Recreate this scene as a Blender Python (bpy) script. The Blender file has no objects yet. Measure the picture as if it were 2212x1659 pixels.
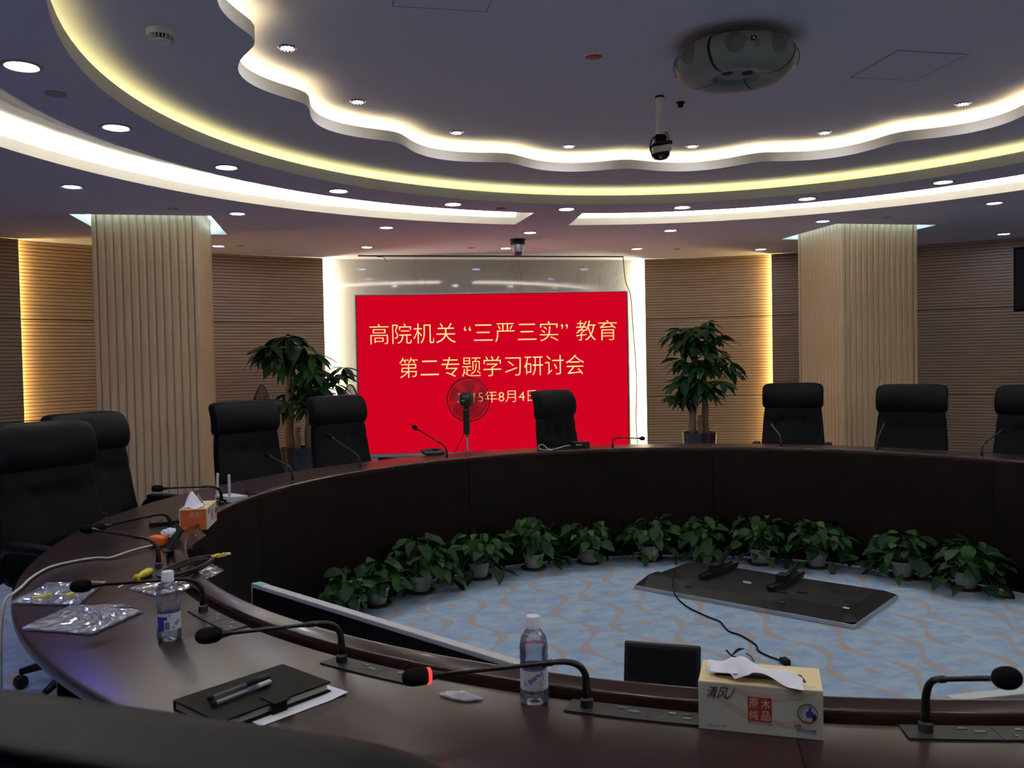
import bpy, bmesh, math, random
from math import sin, cos, pi, radians as rad, degrees, atan2, hypot, sqrt
from mathutils import Vector, Matrix
from mathutils.geometry import tessellate_polygon

S = bpy.context.scene
COL = S.collection

# ------------------------------------------------------------------ camera
# room frame: origin on the floor under the centre of the ring table, +y towards the display
CAM = Vector((-1.69901, -3.60835, 1.42122))
A0 = rad(11.2)
PITCH, ROLL = 0.0278, -0.0197
rt = Vector((cos(A0), -sin(A0), 0)); fy = Vector((sin(A0), cos(A0), 0)); up = Vector((0, 0, 1))
fw = fy * cos(PITCH) - up * sin(PITCH)
u0 = fy * sin(PITCH) + up * cos(PITCH)
R = rt * cos(ROLL) + u0 * sin(ROLL)
U = -rt * sin(ROLL) + u0 * cos(ROLL)
cd = bpy.data.cameras.new('camera')
cam = bpy.data.objects.new('camera', cd); COL.objects.link(cam)
cd.sensor_width = 36.0
cd.lens = 36.0 * 1861.9 / 2212.0
cd.clip_start = 0.05
cam.matrix_world = Matrix(((R.x, U.x, -fw.x, CAM.x), (R.y, U.y, -fw.y, CAM.y), (R.z, U.z, -fw.z, CAM.z), (0, 0, 0, 1)))
cd.dof.use_dof = True
cd.dof.focus_distance = 4.5
cd.dof.aperture_fstop = 12.0
S.camera = cam

# ------------------------------------------------------------------ world / exposure
w = bpy.data.worlds.new('world'); S.world = w; w.use_nodes = True
w.node_tree.nodes['Background'].inputs[0].default_value = (0.35, 0.4, 0.6, 1)
w.node_tree.nodes['Background'].inputs[1].default_value = 0.02
S.view_settings.view_transform = 'Standard'
S.view_settings.look = 'None'
S.view_settings.exposure = 0.33
S.view_settings.gamma = 1.0
S.view_settings.use_curve_mapping = False
S.cycles.max_bounces = 10
S.cycles.transparent_max_bounces = 24
S.cycles.diffuse_bounces = 4
S.cycles.sample_clamp_indirect = 6.0
S.cycles.caustics_reflective = False
S.cycles.caustics_refractive = False

# light strengths (radiance of each lamp)
E_A = 70.00        # white downlights, inner ring
E_B = 42.00        # bluish downlights
E_D = 90.00        # crystal spots of the flower ceiling
E_FLOWER = 17.00
E_RING = 6.50
E_SLOT = 330.0
E_SLOT_FILL = 20.0  # added fill strips, not one of the cove lamps
E_POCKET = 5.50
E_WALLGOLD = 65.00
E_WALLWHITE = 110.00
E_SCREEN = 0.49

# ------------------------------------------------------------------ materials
MATS = {}
def srgb(r, g, b):
    f = lambda c: (c / 255 / 12.92) if c / 255 <= 0.04045 else ((c / 255 + 0.055) / 1.055) ** 2.4
    return (f(r), f(g), f(b), 1)
def mat(name, col=(0.5, 0.5, 0.5, 1), rough=0.5, metal=0.0, emit=None, estr=0.0, coat=0.0, spec=0.5, trans=0.0, ior=1.45, alpha=1.0, bump=None):
    m = bpy.data.materials.new(name); m.use_nodes = True
    nt = m.node_tree; b = nt.nodes['Principled BSDF']
    if len(col) == 3: col = (*col, 1)
    b.inputs['Base Color'].default_value = col
    b.inputs['Roughness'].default_value = rough
    b.inputs['Metallic'].default_value = metal
    b.inputs['IOR'].default_value = ior
    b.inputs['Specular IOR Level'].default_value = spec
    b.inputs['Coat Weight'].default_value = coat
    b.inputs['Coat Roughness'].default_value = 0.08
    b.inputs['Transmission Weight'].default_value = trans
    b.inputs['Alpha'].default_value = alpha
    if emit:
        b.inputs['Emission Color'].default_value = (*emit[:3], 1)
        b.inputs['Emission Strength'].default_value = estr
    if bump:
        sc, st, dist = bump
        tc = nt.nodes.new('ShaderNodeTexCoord'); n = nt.nodes.new('ShaderNodeTexNoise'); bp = nt.nodes.new('ShaderNodeBump')
        n.inputs['Scale'].default_value = sc; n.inputs['Detail'].default_value = 3
        bp.inputs['Strength'].default_value = st; bp.inputs['Distance'].default_value = dist
        nt.links.new(tc.outputs['Object'], n.inputs['Vector']); nt.links.new(n.outputs['Fac'], bp.inputs['Height'])
        nt.links.new(bp.outputs['Normal'], b.inputs['Normal'])
    MATS[name] = m
    return m

class NT:
    """tiny node helper"""
    def __init__(s, m): s.m = m; s.t = m.node_tree; s.b = s.t.nodes['Principled BSDF']
    def n(s, kind, **kw):
        x = s.t.nodes.new(kind)
        for k, v in kw.items(): setattr(x, k, v)
        return x
    def l(s, a, b): s.t.links.new(a, b)
    def math(s, op, a, b=None, c=None):
        x = s.n('ShaderNodeMath', operation=op)
        for i, v in enumerate((a, b, c)):
            if v is None: continue
            if isinstance(v, (int, float)): x.inputs[i].default_value = v
            else: s.l(v, x.inputs[i])
        return x.outputs[0]
    def mix(s, f, a, b):
        x = s.n('ShaderNodeMix', data_type='RGBA')
        if isinstance(f, (int, float)): x.inputs[0].default_value = f
        else: s.l(f, x.inputs[0])
        for i, v in ((6, a), (7, b)):
            if isinstance(v, tuple): x.inputs[i].default_value = v if len(v) == 4 else (*v, 1)
            else: s.l(v, x.inputs[i])
        return x.outputs[2]
    def noise(s, vec, scale, detail=4, rough=0.5, dist=0.0):
        x = s.n('ShaderNodeTexNoise'); x.inputs['Scale'].default_value = scale; x.inputs['Detail'].default_value = detail
        x.inputs['Roughness'].default_value = rough; x.inputs['Distortion'].default_value = dist
        s.l(vec, x.inputs['Vector']); return x.outputs['Fac']
    def ramp(s, f, lo, hi):
        x = s.n('ShaderNodeMapRange'); x.interpolation_type = 'SMOOTHSTEP'
        s.l(f, x.inputs[0]); x.inputs[1].default_value = lo; x.inputs[2].default_value = hi
        return x.outputs[0]
    def obj(s, scale=None):
        tc = s.n('ShaderNodeTexCoord')
        if scale is None: return tc.outputs['Object']
        mp = s.n('ShaderNodeMapping'); mp.inputs['Scale'].default_value = scale
        s.l(tc.outputs['Object'], mp.inputs['Vector']); return mp.outputs['Vector']

def clear(name, tint, rough, milk, milkf, refl):
    """thin clear plastic: see-through, with real reflections and a little milkiness"""
    m = bpy.data.materials.new(name); m.use_nodes = True; nt = m.node_tree; nt.nodes.clear()
    out = nt.nodes.new('ShaderNodeOutputMaterial'); tr = nt.nodes.new('ShaderNodeBsdfTransparent'); gl = nt.nodes.new('ShaderNodeBsdfGlossy'); df = nt.nodes.new('ShaderNodeBsdfDiffuse')
    tr.inputs[0].default_value = (*tint, 1); gl.inputs['Roughness'].default_value = rough; df.inputs[0].default_value = (*milk, 1)
    lw = nt.nodes.new('ShaderNodeLayerWeight'); lw.inputs[0].default_value = 0.35
    mr = nt.nodes.new('ShaderNodeMapRange'); mr.inputs[3].default_value = refl; mr.inputs[4].default_value = 0.75
    m1 = nt.nodes.new('ShaderNodeMixShader'); m2 = nt.nodes.new('ShaderNodeMixShader'); m1.inputs[0].default_value = milkf
    nt.links.new(tr.outputs[0], m1.inputs[1]); nt.links.new(df.outputs[0], m1.inputs[2])
    nt.links.new(lw.outputs['Fresnel'], mr.inputs[0]); nt.links.new(mr.outputs[0], m2.inputs[0])
    nt.links.new(m1.outputs[0], m2.inputs[1]); nt.links.new(gl.outputs[0], m2.inputs[2]); nt.links.new(m2.outputs[0], out.inputs[0])
    MATS[name] = m
mat('ceiling_paint', (0.66, 0.64, 0.76), 0.85)
mat('cove_paint', (0.80, 0.80, 0.78), 0.8)
mat('groove_felt', (0.05, 0.032, 0.022), 0.95, spec=0.0)
mat('dark_inside', (0.02, 0.02, 0.02), 0.8)
mat('black_plastic', (0.007, 0.007, 0.008), 0.45, spec=0.3)
mat('matt_black', (0.006, 0.006, 0.007), 0.9, spec=0.2)
mat('black_foam', (0.004, 0.004, 0.005), 1.0, spec=0.05)
mat('gloss_black', (0.006, 0.006, 0.008), 0.12)
mat('white_plastic', (0.72, 0.74, 0.78), 0.35)
mat('lamp_trim', (0.42, 0.36, 0.33), 0.5, 0.2)
mat('button_grey', (0.14, 0.15, 0.15), 0.4)
mat('joint_grey', (0.16, 0.15, 0.18), 0.9)
mat('disc_grey', (0.42, 0.38, 0.42), 0.7)
mat('speaker_body', (0.20, 0.225, 0.24), 0.45, spec=0.3)
mat('chrome', (0.75, 0.75, 0.78), 0.15, 1.0)
mat('silver', (0.42, 0.47, 0.50), 0.35, 0.5)
mat('pale_silver', (0.50, 0.55, 0.55), 0.4, 0.2)
mat('grey_metal', (0.022, 0.025, 0.025), 0.5, 0.1, spec=0.3)
mat('leather', (0.0030, 0.0038, 0.0058), 0.5, spec=0.06, bump=(180, 0.15, 0.002))
mat('leaf_green', (0.016, 0.056, 0.014), 0.5, spec=0.12)
mat('leaf_deep', (0.008, 0.030, 0.011), 0.5, spec=0.12)
mat('leaf_light', (0.035, 0.10, 0.018), 0.5, spec=0.12)
mat('pachira_green', (0.024, 0.075, 0.018), 0.45, spec=0.12)
mat('pachira_deep', (0.011, 0.045, 0.020), 0.42, spec=0.12)
mat('stem_green', (0.09, 0.13, 0.04), 0.6)
mat('bark', (0.15, 0.11, 0.075), 0.9, bump=(30, 0.6, 0.01))
mat('soil', (0.03, 0.02, 0.015), 1.0)
mat('pot_white', (0.36, 0.38, 0.36), 0.6)
mat('saucer_brown', (0.07, 0.035, 0.02), 0.6)
mat('pot_navy', (0.008, 0.010, 0.02), 0.15, coat=0.6)
mat('tape_blue', (0.25, 0.42, 0.50), 0.5)
mat('paper', (0.80, 0.80, 0.83), 0.9)
mat('paper_cream', (0.55, 0.58, 0.50), 0.9)
mat('tissue', (0.85, 0.86, 0.90), 0.95)
mat('box_white', (0.64, 0.66, 0.54), 0.6)
mat('box_top', (0.86, 0.70, 0.36), 0.45)
mat('box_orange', (0.62, 0.13, 0.03), 0.55)
mat('box_cream', (0.72, 0.55, 0.36), 0.55)
mat('swirl_tan', (0.66, 0.52, 0.38), 0.6)
mat('ink_black', (0.01, 0.01, 0.012), 0.6)
mat('ink_white', (0.75, 0.72, 0.68), 0.6)
mat('ink_red', (0.42, 0.05, 0.02), 0.6)
mat('ink_blue', (0.03, 0.05, 0.42), 0.5)
mat('ink_green', (0.10, 0.42, 0.08), 0.5)
mat('ink_purple', (0.13, 0.11, 0.30), 0.5)
mat('ink_pink', (0.7, 0.08, 0.25), 0.5)
mat('label_white', (0.72, 0.76, 0.86), 0.5)
mat('yellow_plastic', (0.70, 0.58, 0.02), 0.3)
mat('yellow_dull', (0.65, 0.58, 0.10), 0.35)
mat('orange_plastic', (0.85, 0.16, 0.02), 0.35)
mat('white_cable', (0.50, 0.50, 0.48), 0.5)
mat('teal_plastic', (0.02, 0.16, 0.15), 0.4)
clear('clear_plastic', (0.85, 0.88, 0.95), 0.08, (0.6, 0.6, 0.65), 0.16, 0.14)
clear('bottle_plastic', (0.93, 0.95, 1.0), 0.04, (0.75, 0.8, 0.95), 0.07, 0.10)
mat('cap_white', (0.75, 0.78, 0.88), 0.35)
clear('water', (0.90, 0.93, 1.0), 0.03, (0.7, 0.8, 1.0), 0.03, 0.05)
mat('red_glow', (0.4, 0.0, 0.0), 0.5, emit=(1, 0.02, 0.02), estr=3.0)
mat('red_plastic', (0.50, 0.06, 0.08), 0.5)
mat('lens_glass', (0.05, 0.04, 0.08), 0.1, coat=1)
mat('screen_off', (0.003, 0.003, 0.005), 0.4, spec=0.15)
mat('fan_black', (0.01, 0.01, 0.012), 0.35)
mat('lamp_white', (1, 1, 1), 0.5, emit=(0.93, 0.95, 1.0), estr=E_A)
mat('lamp_blue', (1, 1, 1), 0.5, emit=(0.45, 0.52, 1.0), estr=E_B)
mat('lamp_blue_edge', (0.1, 0.1, 1), 0.5, emit=(0.10, 0.12, 1.0), estr=1.6)
mat('lamp_deepblue', (1, 1, 1), 0.5, emit=(0.16, 0.16, 1.0), estr=E_B * 3.2)
mat('lamp_crystal', (1, 1, 1), 0.5, emit=(1.0, 0.95, 1.0), estr=E_D)
mat('strip_flower', (1, 1, 1), 0.5, emit=(1.0, 0.82, 0.40), estr=E_FLOWER)
mat('strip_ring', (1, 1, 1), 0.5, emit=(1.0, 0.90, 0.32), estr=E_RING)
mat('strip_slot', (1, 1, 1), 0.5, emit=(1.0, 0.89, 0.74), estr=E_SLOT)
mat('strip_slot_fill', (1, 1, 1), 0.5, emit=(1.0, 0.88, 0.70), estr=E_SLOT_FILL)
mat('strip_pocket', (1, 1, 1), 0.5, emit=(0.55, 0.80, 1.0), estr=E_POCKET)
mat('strip_gold', (1, 1, 1), 0.5, emit=(1.0, 0.66, 0.22), estr=E_WALLGOLD)
mat('strip_white', (1, 1, 1), 0.5, emit=(1.0, 0.86, 0.58), estr=E_WALLWHITE)
mat('display_red', (0.0, 0, 0), 0.8, spec=0.05, emit=(1.0, 0.0, 0.022), estr=E_SCREEN)
mat('display_yellow', (0.02, 0.02, 0), 0.45, emit=(1.0, 0.82, 0.33), estr=0.8)
mat('book_black', (0.005, 0.005, 0.005), 0.6, spec=0.05, bump=(120, 0.1, 0.001))

def wood(name, c1, c2, rough, coat=0.0, scale=(3, 3, 0.35), sc=9, spec=0.5):
    m = mat(name, c1, rough, coat=coat, spec=spec); N = NT(m)
    v = N.obj(scale)
    f = N.noise(v, sc, 6, 0.6, 0.6)
    f2 = N.ramp(f, 0.35, 0.68)
    N.l(N.mix(f2, c1, c2), N.b.inputs['Base Color'])
    return m
wood('wall_wood', (0.42, 0.315, 0.215), (0.37, 0.27, 0.175), 0.55, scale=(0.4, 0.4, 3))
wood('column_wood', (0.56, 0.42, 0.25), (0.48, 0.35, 0.20), 0.5, scale=(6, 6, 0.5), sc=5)
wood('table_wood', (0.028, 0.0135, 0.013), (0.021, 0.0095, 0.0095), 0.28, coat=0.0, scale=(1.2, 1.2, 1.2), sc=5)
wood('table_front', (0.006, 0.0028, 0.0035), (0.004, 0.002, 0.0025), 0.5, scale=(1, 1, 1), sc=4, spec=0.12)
wood('rim_wood', (0.030, 0.013, 0.010), (0.022, 0.009, 0.007), 0.25, coat=0.1, scale=(1, 1, 1), sc=5)

def marble():
    m = mat('marble', (0.6, 0.6, 0.58), 0.05, spec=0.45); N = NT(m)
    tc = N.obj(); mp = N.n('ShaderNodeMapping'); mp.inputs['Rotation'].default_value = (0, rad(-38), 0); mp.inputs['Scale'].default_value = (2.6, 1, 0.7)
    N.l(tc, mp.inputs['Vector'])
    n1 = N.noise(mp.outputs['Vector'], 1.6, 8, 0.62, 1.6)
    a = N.math('ABSOLUTE', N.math('SUBTRACT', n1, 0.5))
    vein = N.math('SUBTRACT', 1.0, N.ramp(a, 0.0, 0.022))
    n2 = N.noise(mp.outputs['Vector'], 1.2, 3)
    vein = N.math('MULTIPLY', vein, N.ramp(n2, 0.42, 0.62))
    base = N.mix(n2, (0.52, 0.53, 0.53), (0.40, 0.41, 0.43))
    N.l(N.mix(N.math('MULTIPLY', vein, 0.45), base, (0.24, 0.23, 0.22)), N.b.inputs['Base Color'])
marble()

def carpet():
    m = mat('carpet', (0.3, 0.4, 0.5), 0.95, spec=0.1); N = NT(m)
    tc = N.n('ShaderNodeTexCoord'); sp = N.n('ShaderNodeSeparateXYZ'); N.l(tc.outputs['Object'], sp.inputs[0])
    wn = N.noise(tc.outputs['Object'], 7.0, 3); wn = N.math('MULTIPLY', N.math('SUBTRACT', wn, 0.5), 0.03)
    x = N.math('ADD', sp.outputs[0], wn); y = N.math('ADD', sp.outputs[1], wn)
    PY, PX = 0.605, 0.485
    c = N.math('COSINE', N.math('MULTIPLY', N.math('SUBTRACT', y, 1.33), 2 * pi / PY))
    amp = N.math('MULTIPLY', c, 0.062)
    wd = N.math('ADD', 0.009, N.math('MULTIPLY', N.math('MULTIPLY', c, c), 0.017))
    def wrapd(v, off, per):
        q = N.math('SUBTRACT', v, off); q = N.math('ADD', N.math('DIVIDE', q, per), 100.5)
        return N.math('MULTIPLY', N.math('SUBTRACT', N.math('FRACT', q), 0.5), per)
    e = N.math('ABSOLUTE', wrapd(N.math('SUBTRACT', x, amp), -0.98, PX))
    o = N.math('ABSOLUTE', wrapd(N.math('ADD', x, amp), -0.7375, PX))
    d = N.math('MINIMUM', e, o)
    line = N.math('SUBTRACT', 1.0, N.ramp(N.math('SUBTRACT', d, wd), -0.004, 0.007))
    def dots(ox, oy):
        a = wrapd(x, ox, PX); b = wrapd(y, oy, PY)
        r = N.math('SQRT', N.math('ADD', N.math('MULTIPLY', a, a), N.math('MULTIPLY', N.math('MULTIPLY', b, b), 0.8)))
        return N.math('SUBTRACT', 1.0, N.ramp(r, 0.022, 0.036))
    dd = N.math('MAXIMUM', dots(-0.86, 1.65), dots(-0.6175, 1.35))
    mk = N.math('MULTIPLY', N.math('MAXIMUM', line, dd), N.math('MULTIPLY_ADD', N.noise(tc.outputs['Object'], 9, 3), 0.35, 0.68))
    mpc = N.n('ShaderNodeMapping'); mpc.inputs['Scale'].default_value = (1.0, 1.7, 1.0); mpc.inputs['Rotation'].default_value = (0, 0, 0.2); N.l(tc.outputs['Object'], mpc.inputs['Vector'])
    n1 = N.noise(mpc.outputs['Vector'], 6.0, 8, 0.72)
    blue = N.mix(N.ramp(n1, 0.38, 0.66), (0.46, 0.62, 0.72), (0.30, 0.45, 0.68))
    pile = N.noise(tc.outputs['Object'], 260, 2)
    colr = N.mix(mk, blue, (0.50, 0.42, 0.38))
    colr = N.mix(N.math('MULTIPLY', pile, 0.28), colr, (0.2, 0.24, 0.30))
    N.l(colr, N.b.inputs['Base Color'])
    bp = N.n('ShaderNodeBump'); bp.inputs['Strength'].default_value = 0.4; bp.inputs['Distance'].default_value = 0.004
    N.l(pile, bp.inputs['Height']); N.l(bp.outputs['Normal'], N.b.inputs['Normal'])
carpet()

clear('bag_film', (0.9, 0.92, 0.97), 0.12, (0.75, 0.82, 1.0), 0.20, 0.20)

# ------------------------------------------------------------------ mesh helpers
class MB:
    def __init__(s): s.v = []; s.f = []
    def add(s, vs, fs):
        o = len(s.v); s.v += [tuple(v) for v in vs]; s.f += [tuple(i + o for i in f) for f in fs]; return s
    def box(s, c, d, rz=0.0, M=None):
        x, y, z = d[0] / 2, d[1] / 2, d[2] / 2
        vs = [Vector((a * x, b * y, e * z)) for a in (-1, 1) for b in (-1, 1) for e in (-1, 1)]
        m = M if M else Matrix.Rotation(rz, 4, 'Z')
        vs = [m @ v + Vector(c) for v in vs]
        return s.add(vs, [(0, 1, 3, 2), (4, 6, 7, 5), (0, 4, 5, 1), (2, 3, 7, 6), (0, 2, 6, 4), (1, 5, 7, 3)])
    def tube(s, pts, r, n=8, caps=True):
        pts = [Vector(p) for p in pts]; rs = r if isinstance(r, (list, tuple)) else [r] * len(pts)
        vs = []; fs = []; nrm = None
        for i, p in enumerate(pts):
            t = (pts[min(i + 1, len(pts) - 1)] - pts[max(i - 1, 0)])
            t = t.normalized() if t.length > 1e-9 else Vector((0, 0, 1))
            if nrm is None:
                nrm = t.orthogonal().normalized()
            nrm = (nrm - t * nrm.dot(t)); nrm = nrm.normalized() if nrm.length > 1e-6 else t.orthogonal().normalized()
            b = t.cross(nrm)
            for k in range(n):
                a = 2 * pi * k / n; vs.append(p + (nrm * cos(a) + b * sin(a)) * rs[i])
        for i in range(len(pts) - 1):
            for k in range(n):
                fs.append((i * n + k, i * n + (k + 1) % n, (i + 1) * n + (k + 1) % n, (i + 1) * n + k))
        if caps:
            fs.append(tuple(range(n - 1, -1, -1))); fs.append(tuple((len(pts) - 1) * n + k for k in range(n)))
        return s.add(vs, fs)
    def lathe(s, prof, n=24, c=(0, 0, 0), close=False, M=None):
        vs = []; fs = []; m = len(prof)
        for k in range(n):
            a = 2 * pi * k / n
            for (r, z) in prof:
                v = Vector((r * cos(a), r * sin(a), z)); v = (M @ v) if M else v
                vs.append(v + Vector(c))
        for k in range(n):
            k2 = (k + 1) % n
            for i in range(m - 1 + (1 if close else 0)):
                j = (i + 1) % m
                fs.append((k * m + i, k2 * m + i, k2 * m + j, k * m + j))
        return s.add(vs, fs)
    def sweep(s, prof, a0, a1, n, c=(0, 0), closed=False, caps=False):
        """profile (r,z) swept about a vertical axis; azimuth from +y, clockwise, degrees"""
        vs = []; fs = []; m = len(prof)
        for k in range(n + 1):
            a = rad(a0 + (a1 - a0) * k / n)
            for (r, z) in prof: vs.append((c[0] + r * sin(a), c[1] + r * cos(a), z))
        for k in range(n):
            for i in range(m - 1 + (1 if closed else 0)):
                j = (i + 1) % m
                fs.append((k * m + i, k * m + j, (k + 1) * m + j, (k + 1) * m + i))
        if caps:
            fs.append(tuple(range(m - 1, -1, -1))); fs.append(tuple(n * m + i for i in range(m)))
        return s.add(vs, fs)
    def disc(s, c, r, n=20, flip=False):
        vs = [(c[0] + r * cos(2 * pi * k / n), c[1] + r * sin(2 * pi * k / n), c[2]) for k in range(n)]
        return s.add(vs, [tuple(range(n - 1, -1, -1)) if flip else tuple(range(n))])
    def grid(s, P, nu, nv):
        vs = [P(i / nu, j / nv) for j in range(nv + 1) for i in range(nu + 1)]
        fs = [(j * (nu + 1) + i, j * (nu + 1) + i + 1, (j + 1) * (nu + 1) + i + 1, (j + 1) * (nu + 1) + i) for j in range(nv) for i in range(nu)]
        return s.add(vs, fs)
    def mesh(s, name, m=None, smooth=False, bevel=0, auto=None):
        me = bpy.data.meshes.new(name); me.from_pydata(s.v, [], s.f)
        if bevel:
            bm = bmesh.new(); bm.from_mesh(me)
            bmesh.ops.remove_doubles(bm, verts=bm.verts, dist=1e-5)
            es = [e for e in bm.edges if e.is_manifold and e.calc_face_angle(0) > 0.6]
            bmesh.ops.bevel(bm, geom=es, offset=bevel, segments=2, profile=0.6, affect='EDGES', clamp_overlap=True)
            bm.to_mesh(me); bm.free()
        if smooth or auto:
            me.polygons.foreach_set('use_smooth', [True] * len(me.polygons))
            if auto: me.set_sharp_from_angle(angle=auto)
        if m: me.materials.append(MATS[m])
        me.update(); return me
    def build(s, name, m=None, parent=None, smooth=False, bevel=0, auto=None, kind=None):
        o = bpy.data.objects.new(name, s.mesh(name, m, smooth, bevel, auto)); COL.objects.link(o)
        if parent: o.parent = parent
        if kind: o['kind'] = kind
        return o

def link(name, me, parent=None, M=None):
    o = bpy.data.objects.new(name, me); COL.objects.link(o)
    if parent: o.parent = parent
    if M is not None: o.matrix_local = M
    return o
def tag(o, label, cat, group=None):
    o['label'] = label; o['category'] = cat
    if group: o['group'] = group
    return o
def thing(name, label, cat, loc=(0, 0, 0), rz=0.0, group=None):
    o = bpy.data.objects.new(name, None); COL.objects.link(o); o.empty_display_size = 0.1
    o.location = loc; o.rotation_euler = (0, 0, rz)
    return tag(o, label, cat, group)
def struct(o): o['kind'] = 'structure'; return o
def copy_tree(o, parent=None):
    c = o.copy(); COL.objects.link(c)
    if parent: c.parent = parent
    for ch in list(o.children): copy_tree(ch, c)
    return c

def superq(w, d, h, e=6, N=12, fn=None, c=(0, 0, 0)):
    """rounded box: cube grid pushed to a superellipsoid; fn deforms"""
    mb = MB(); vs = []; fs = []; idx = {}
    def vid(p):
        k = tuple(round(q, 5) for q in p)
        if k not in idx:
            idx[k] = len(vs); x, y, z = p
            s = (abs(x) ** e + abs(y) ** e + abs(z) ** e) ** (1 / e)
            q = Vector((x / s * w / 2, y / s * d / 2, z / s * h / 2))
            if fn: q = fn(q)
            vs.append(q + Vector(c))
        return idx[k]
    g = [-1 + 2 * i / N for i in range(N + 1)]
    for ax in range(3):
        for sgn in (-1, 1):
            for i in range(N):
                for j in range(N):
                    q = []
                    for (a, b) in ((i, j), (i + 1, j), (i + 1, j + 1), (i, j + 1)):
                        p = [0, 0, 0]; p[ax] = sgn; p[(ax + 1) % 3] = g[a]; p[(ax + 2) % 3] = g[b]; q.append(vid(p))
                    fs.append(tuple(q) if sgn > 0 else tuple(q[::-1]))
    mb.add(vs, fs); return mb

_txt = {}
def text_mb(body, w, h, offset=0.0, fn=None, shear=0.0):
    """flat lettering as a mesh, centred, fitted into w x h; fn maps (x,y)->point"""
    key = (body, offset, shear)
    if key not in _txt:
        c = bpy.data.curves.new('lettering', 'FONT'); c.body = body; c.offset = offset; c.shear = shear; c.resolution_u = 3
        o = bpy.data.objects.new('lettering', c); COL.objects.link(o)
        dg = bpy.context.evaluated_depsgraph_get(); dg.update()
        me = bpy.data.meshes.new_from_object(o.evaluated_get(dg))
        _txt[key] = ([v.co.copy() for v in me.vertices], [tuple(p.vertices) for p in me.polygons])
        bpy.data.objects.remove(o); bpy.data.curves.remove(c); bpy.data.meshes.remove(me)
    vs, fs = _txt[key]
    x0 = min(v.x for v in vs); x1 = max(v.x for v in vs); y0 = min(v.y for v in vs); y1 = max(v.y for v in vs)
    f = fn or (lambda x, y: (x, y, 0))
    return MB().add([f(((v.x - x0) / (x1 - x0) - 0.5) * w, ((v.y - y0) / (y1 - y0) - 0.5) * h) for v in vs], fs)

def bez(p0, p1, p2, n):
    p0, p1, p2 = Vector(p0), Vector(p1), Vector(p2)
    return [p0 * (1 - t) ** 2 + p1 * 2 * t * (1 - t) + p2 * t * t for t in [i / n for i in range(n + 1)]]
def spline(P, n=6):
    P = [Vector(p) for p in P]; out = []
    for i in range(len(P) - 1):
        a, b, c, d = P[max(i - 1, 0)], P[i], P[i + 1], P[min(i + 2, len(P) - 1)]
        for k in range(n):
            t = k / n
            out.append(0.5 * ((2 * b) + (c - a) * t + (2 * a - 5 * b + 4 * c - d) * t * t + (3 * b - a - 3 * c + d) * t ** 3))
    out.append(P[-1]); return out
def pol(r, az, z=0.0): return Vector((r * sin(rad(az)), r * cos(rad(az)), z))

# ================================================================== ROOM SHELL
Z1, Z1T, Z2, Z2T, Z3 = 2.577, 2.644, 2.700, 2.760, 2.822
R2 = 2.656; SI, SO = 3.055, 3.645
WC = (0.0, -1.5)                      # centre of the curved back wall
def wallpt(R_, az, z=0.0): return Vector((WC[0] + R_ * sin(rad(az)), WC[1] + R_ * cos(rad(az)), z))
XS = 7.9 * sin(rad(54)); YS = -1.5 + 7.9 * cos(rad(54)); YB = -5.3
outline = [wallpt(7.9, -54 + 108 * k / 36) for k in range(37)] + [Vector((XS, YB, 0)), Vector((-XS, YB, 0))]

m = MB(); m.add([(p.x, p.y, 0) for p in outline], [tuple(range(len(outline)))[::-1]])
fl = struct(m.build('floor', 'carpet'))

# lower ceiling plate with its round opening, the two curved light slots and the two square pockets
NC = 144
slotL = (-172.0, -3.3); slotR = (4.1, 172.0)
m = MB()
m.sweep([(R2, Z1), (SI, Z1)], -180, 180, NC)
for a0, a1 in ((slotL[1], slotR[0]), (slotR[1], 360 + slotL[0])):
    m.sweep([(SI, Z1), (SO, Z1)], a0, a1, 6)
circ = [pol(SO, 360 * k / NC - 180, Z1) for k in range(NC)]
pk = []
for sx in (-1, 1):
    x0, x1 = sorted((sx * 2.655, sx * 3.665)); y0, y1 = 3.385, 4.37
    pk.append((x0, x1, y0, y1))
loops = [[Vector((p.x, p.y, Z1)) for p in outline], circ] + [[Vector((x0, y0, Z1)), Vector((x1, y0, Z1)), Vector((x1, y1, Z1)), Vector((x0, y1, Z1))] for x0, x1, y0, y1 in pk]
LS0 = (-1.49, 1.50, 5.80, 5.92)       # linear air slot in front of the marble
loops.append([Vector((LS0[0], LS0[2], Z1)), Vector((LS0[1], LS0[2] - 0.02, Z1)), Vector((LS0[1], LS0[3] - 0.02, Z1)), Vector((LS0[0], LS0[3], Z1))])
tris = tessellate_polygon(loops); flat = [v for L in loops for v in L]
m.add(flat, [tuple(t) for t in tris])
ceil = struct(m.build('ceiling', 'ceiling_paint'))
# round rim of the lower ceiling
m = MB(); m.sweep([(R2, Z1), (R2, Z1T), (R2 + 0.035, Z1T), (R2 + 0.035, Z1 + 0.02), (2.90, Z1 + 0.02), (2.90, Z2 + 0.002)], -180, 180, NC)
m.build('round_cove_rim', 'cove_paint', ceil, auto=0.6)
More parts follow.
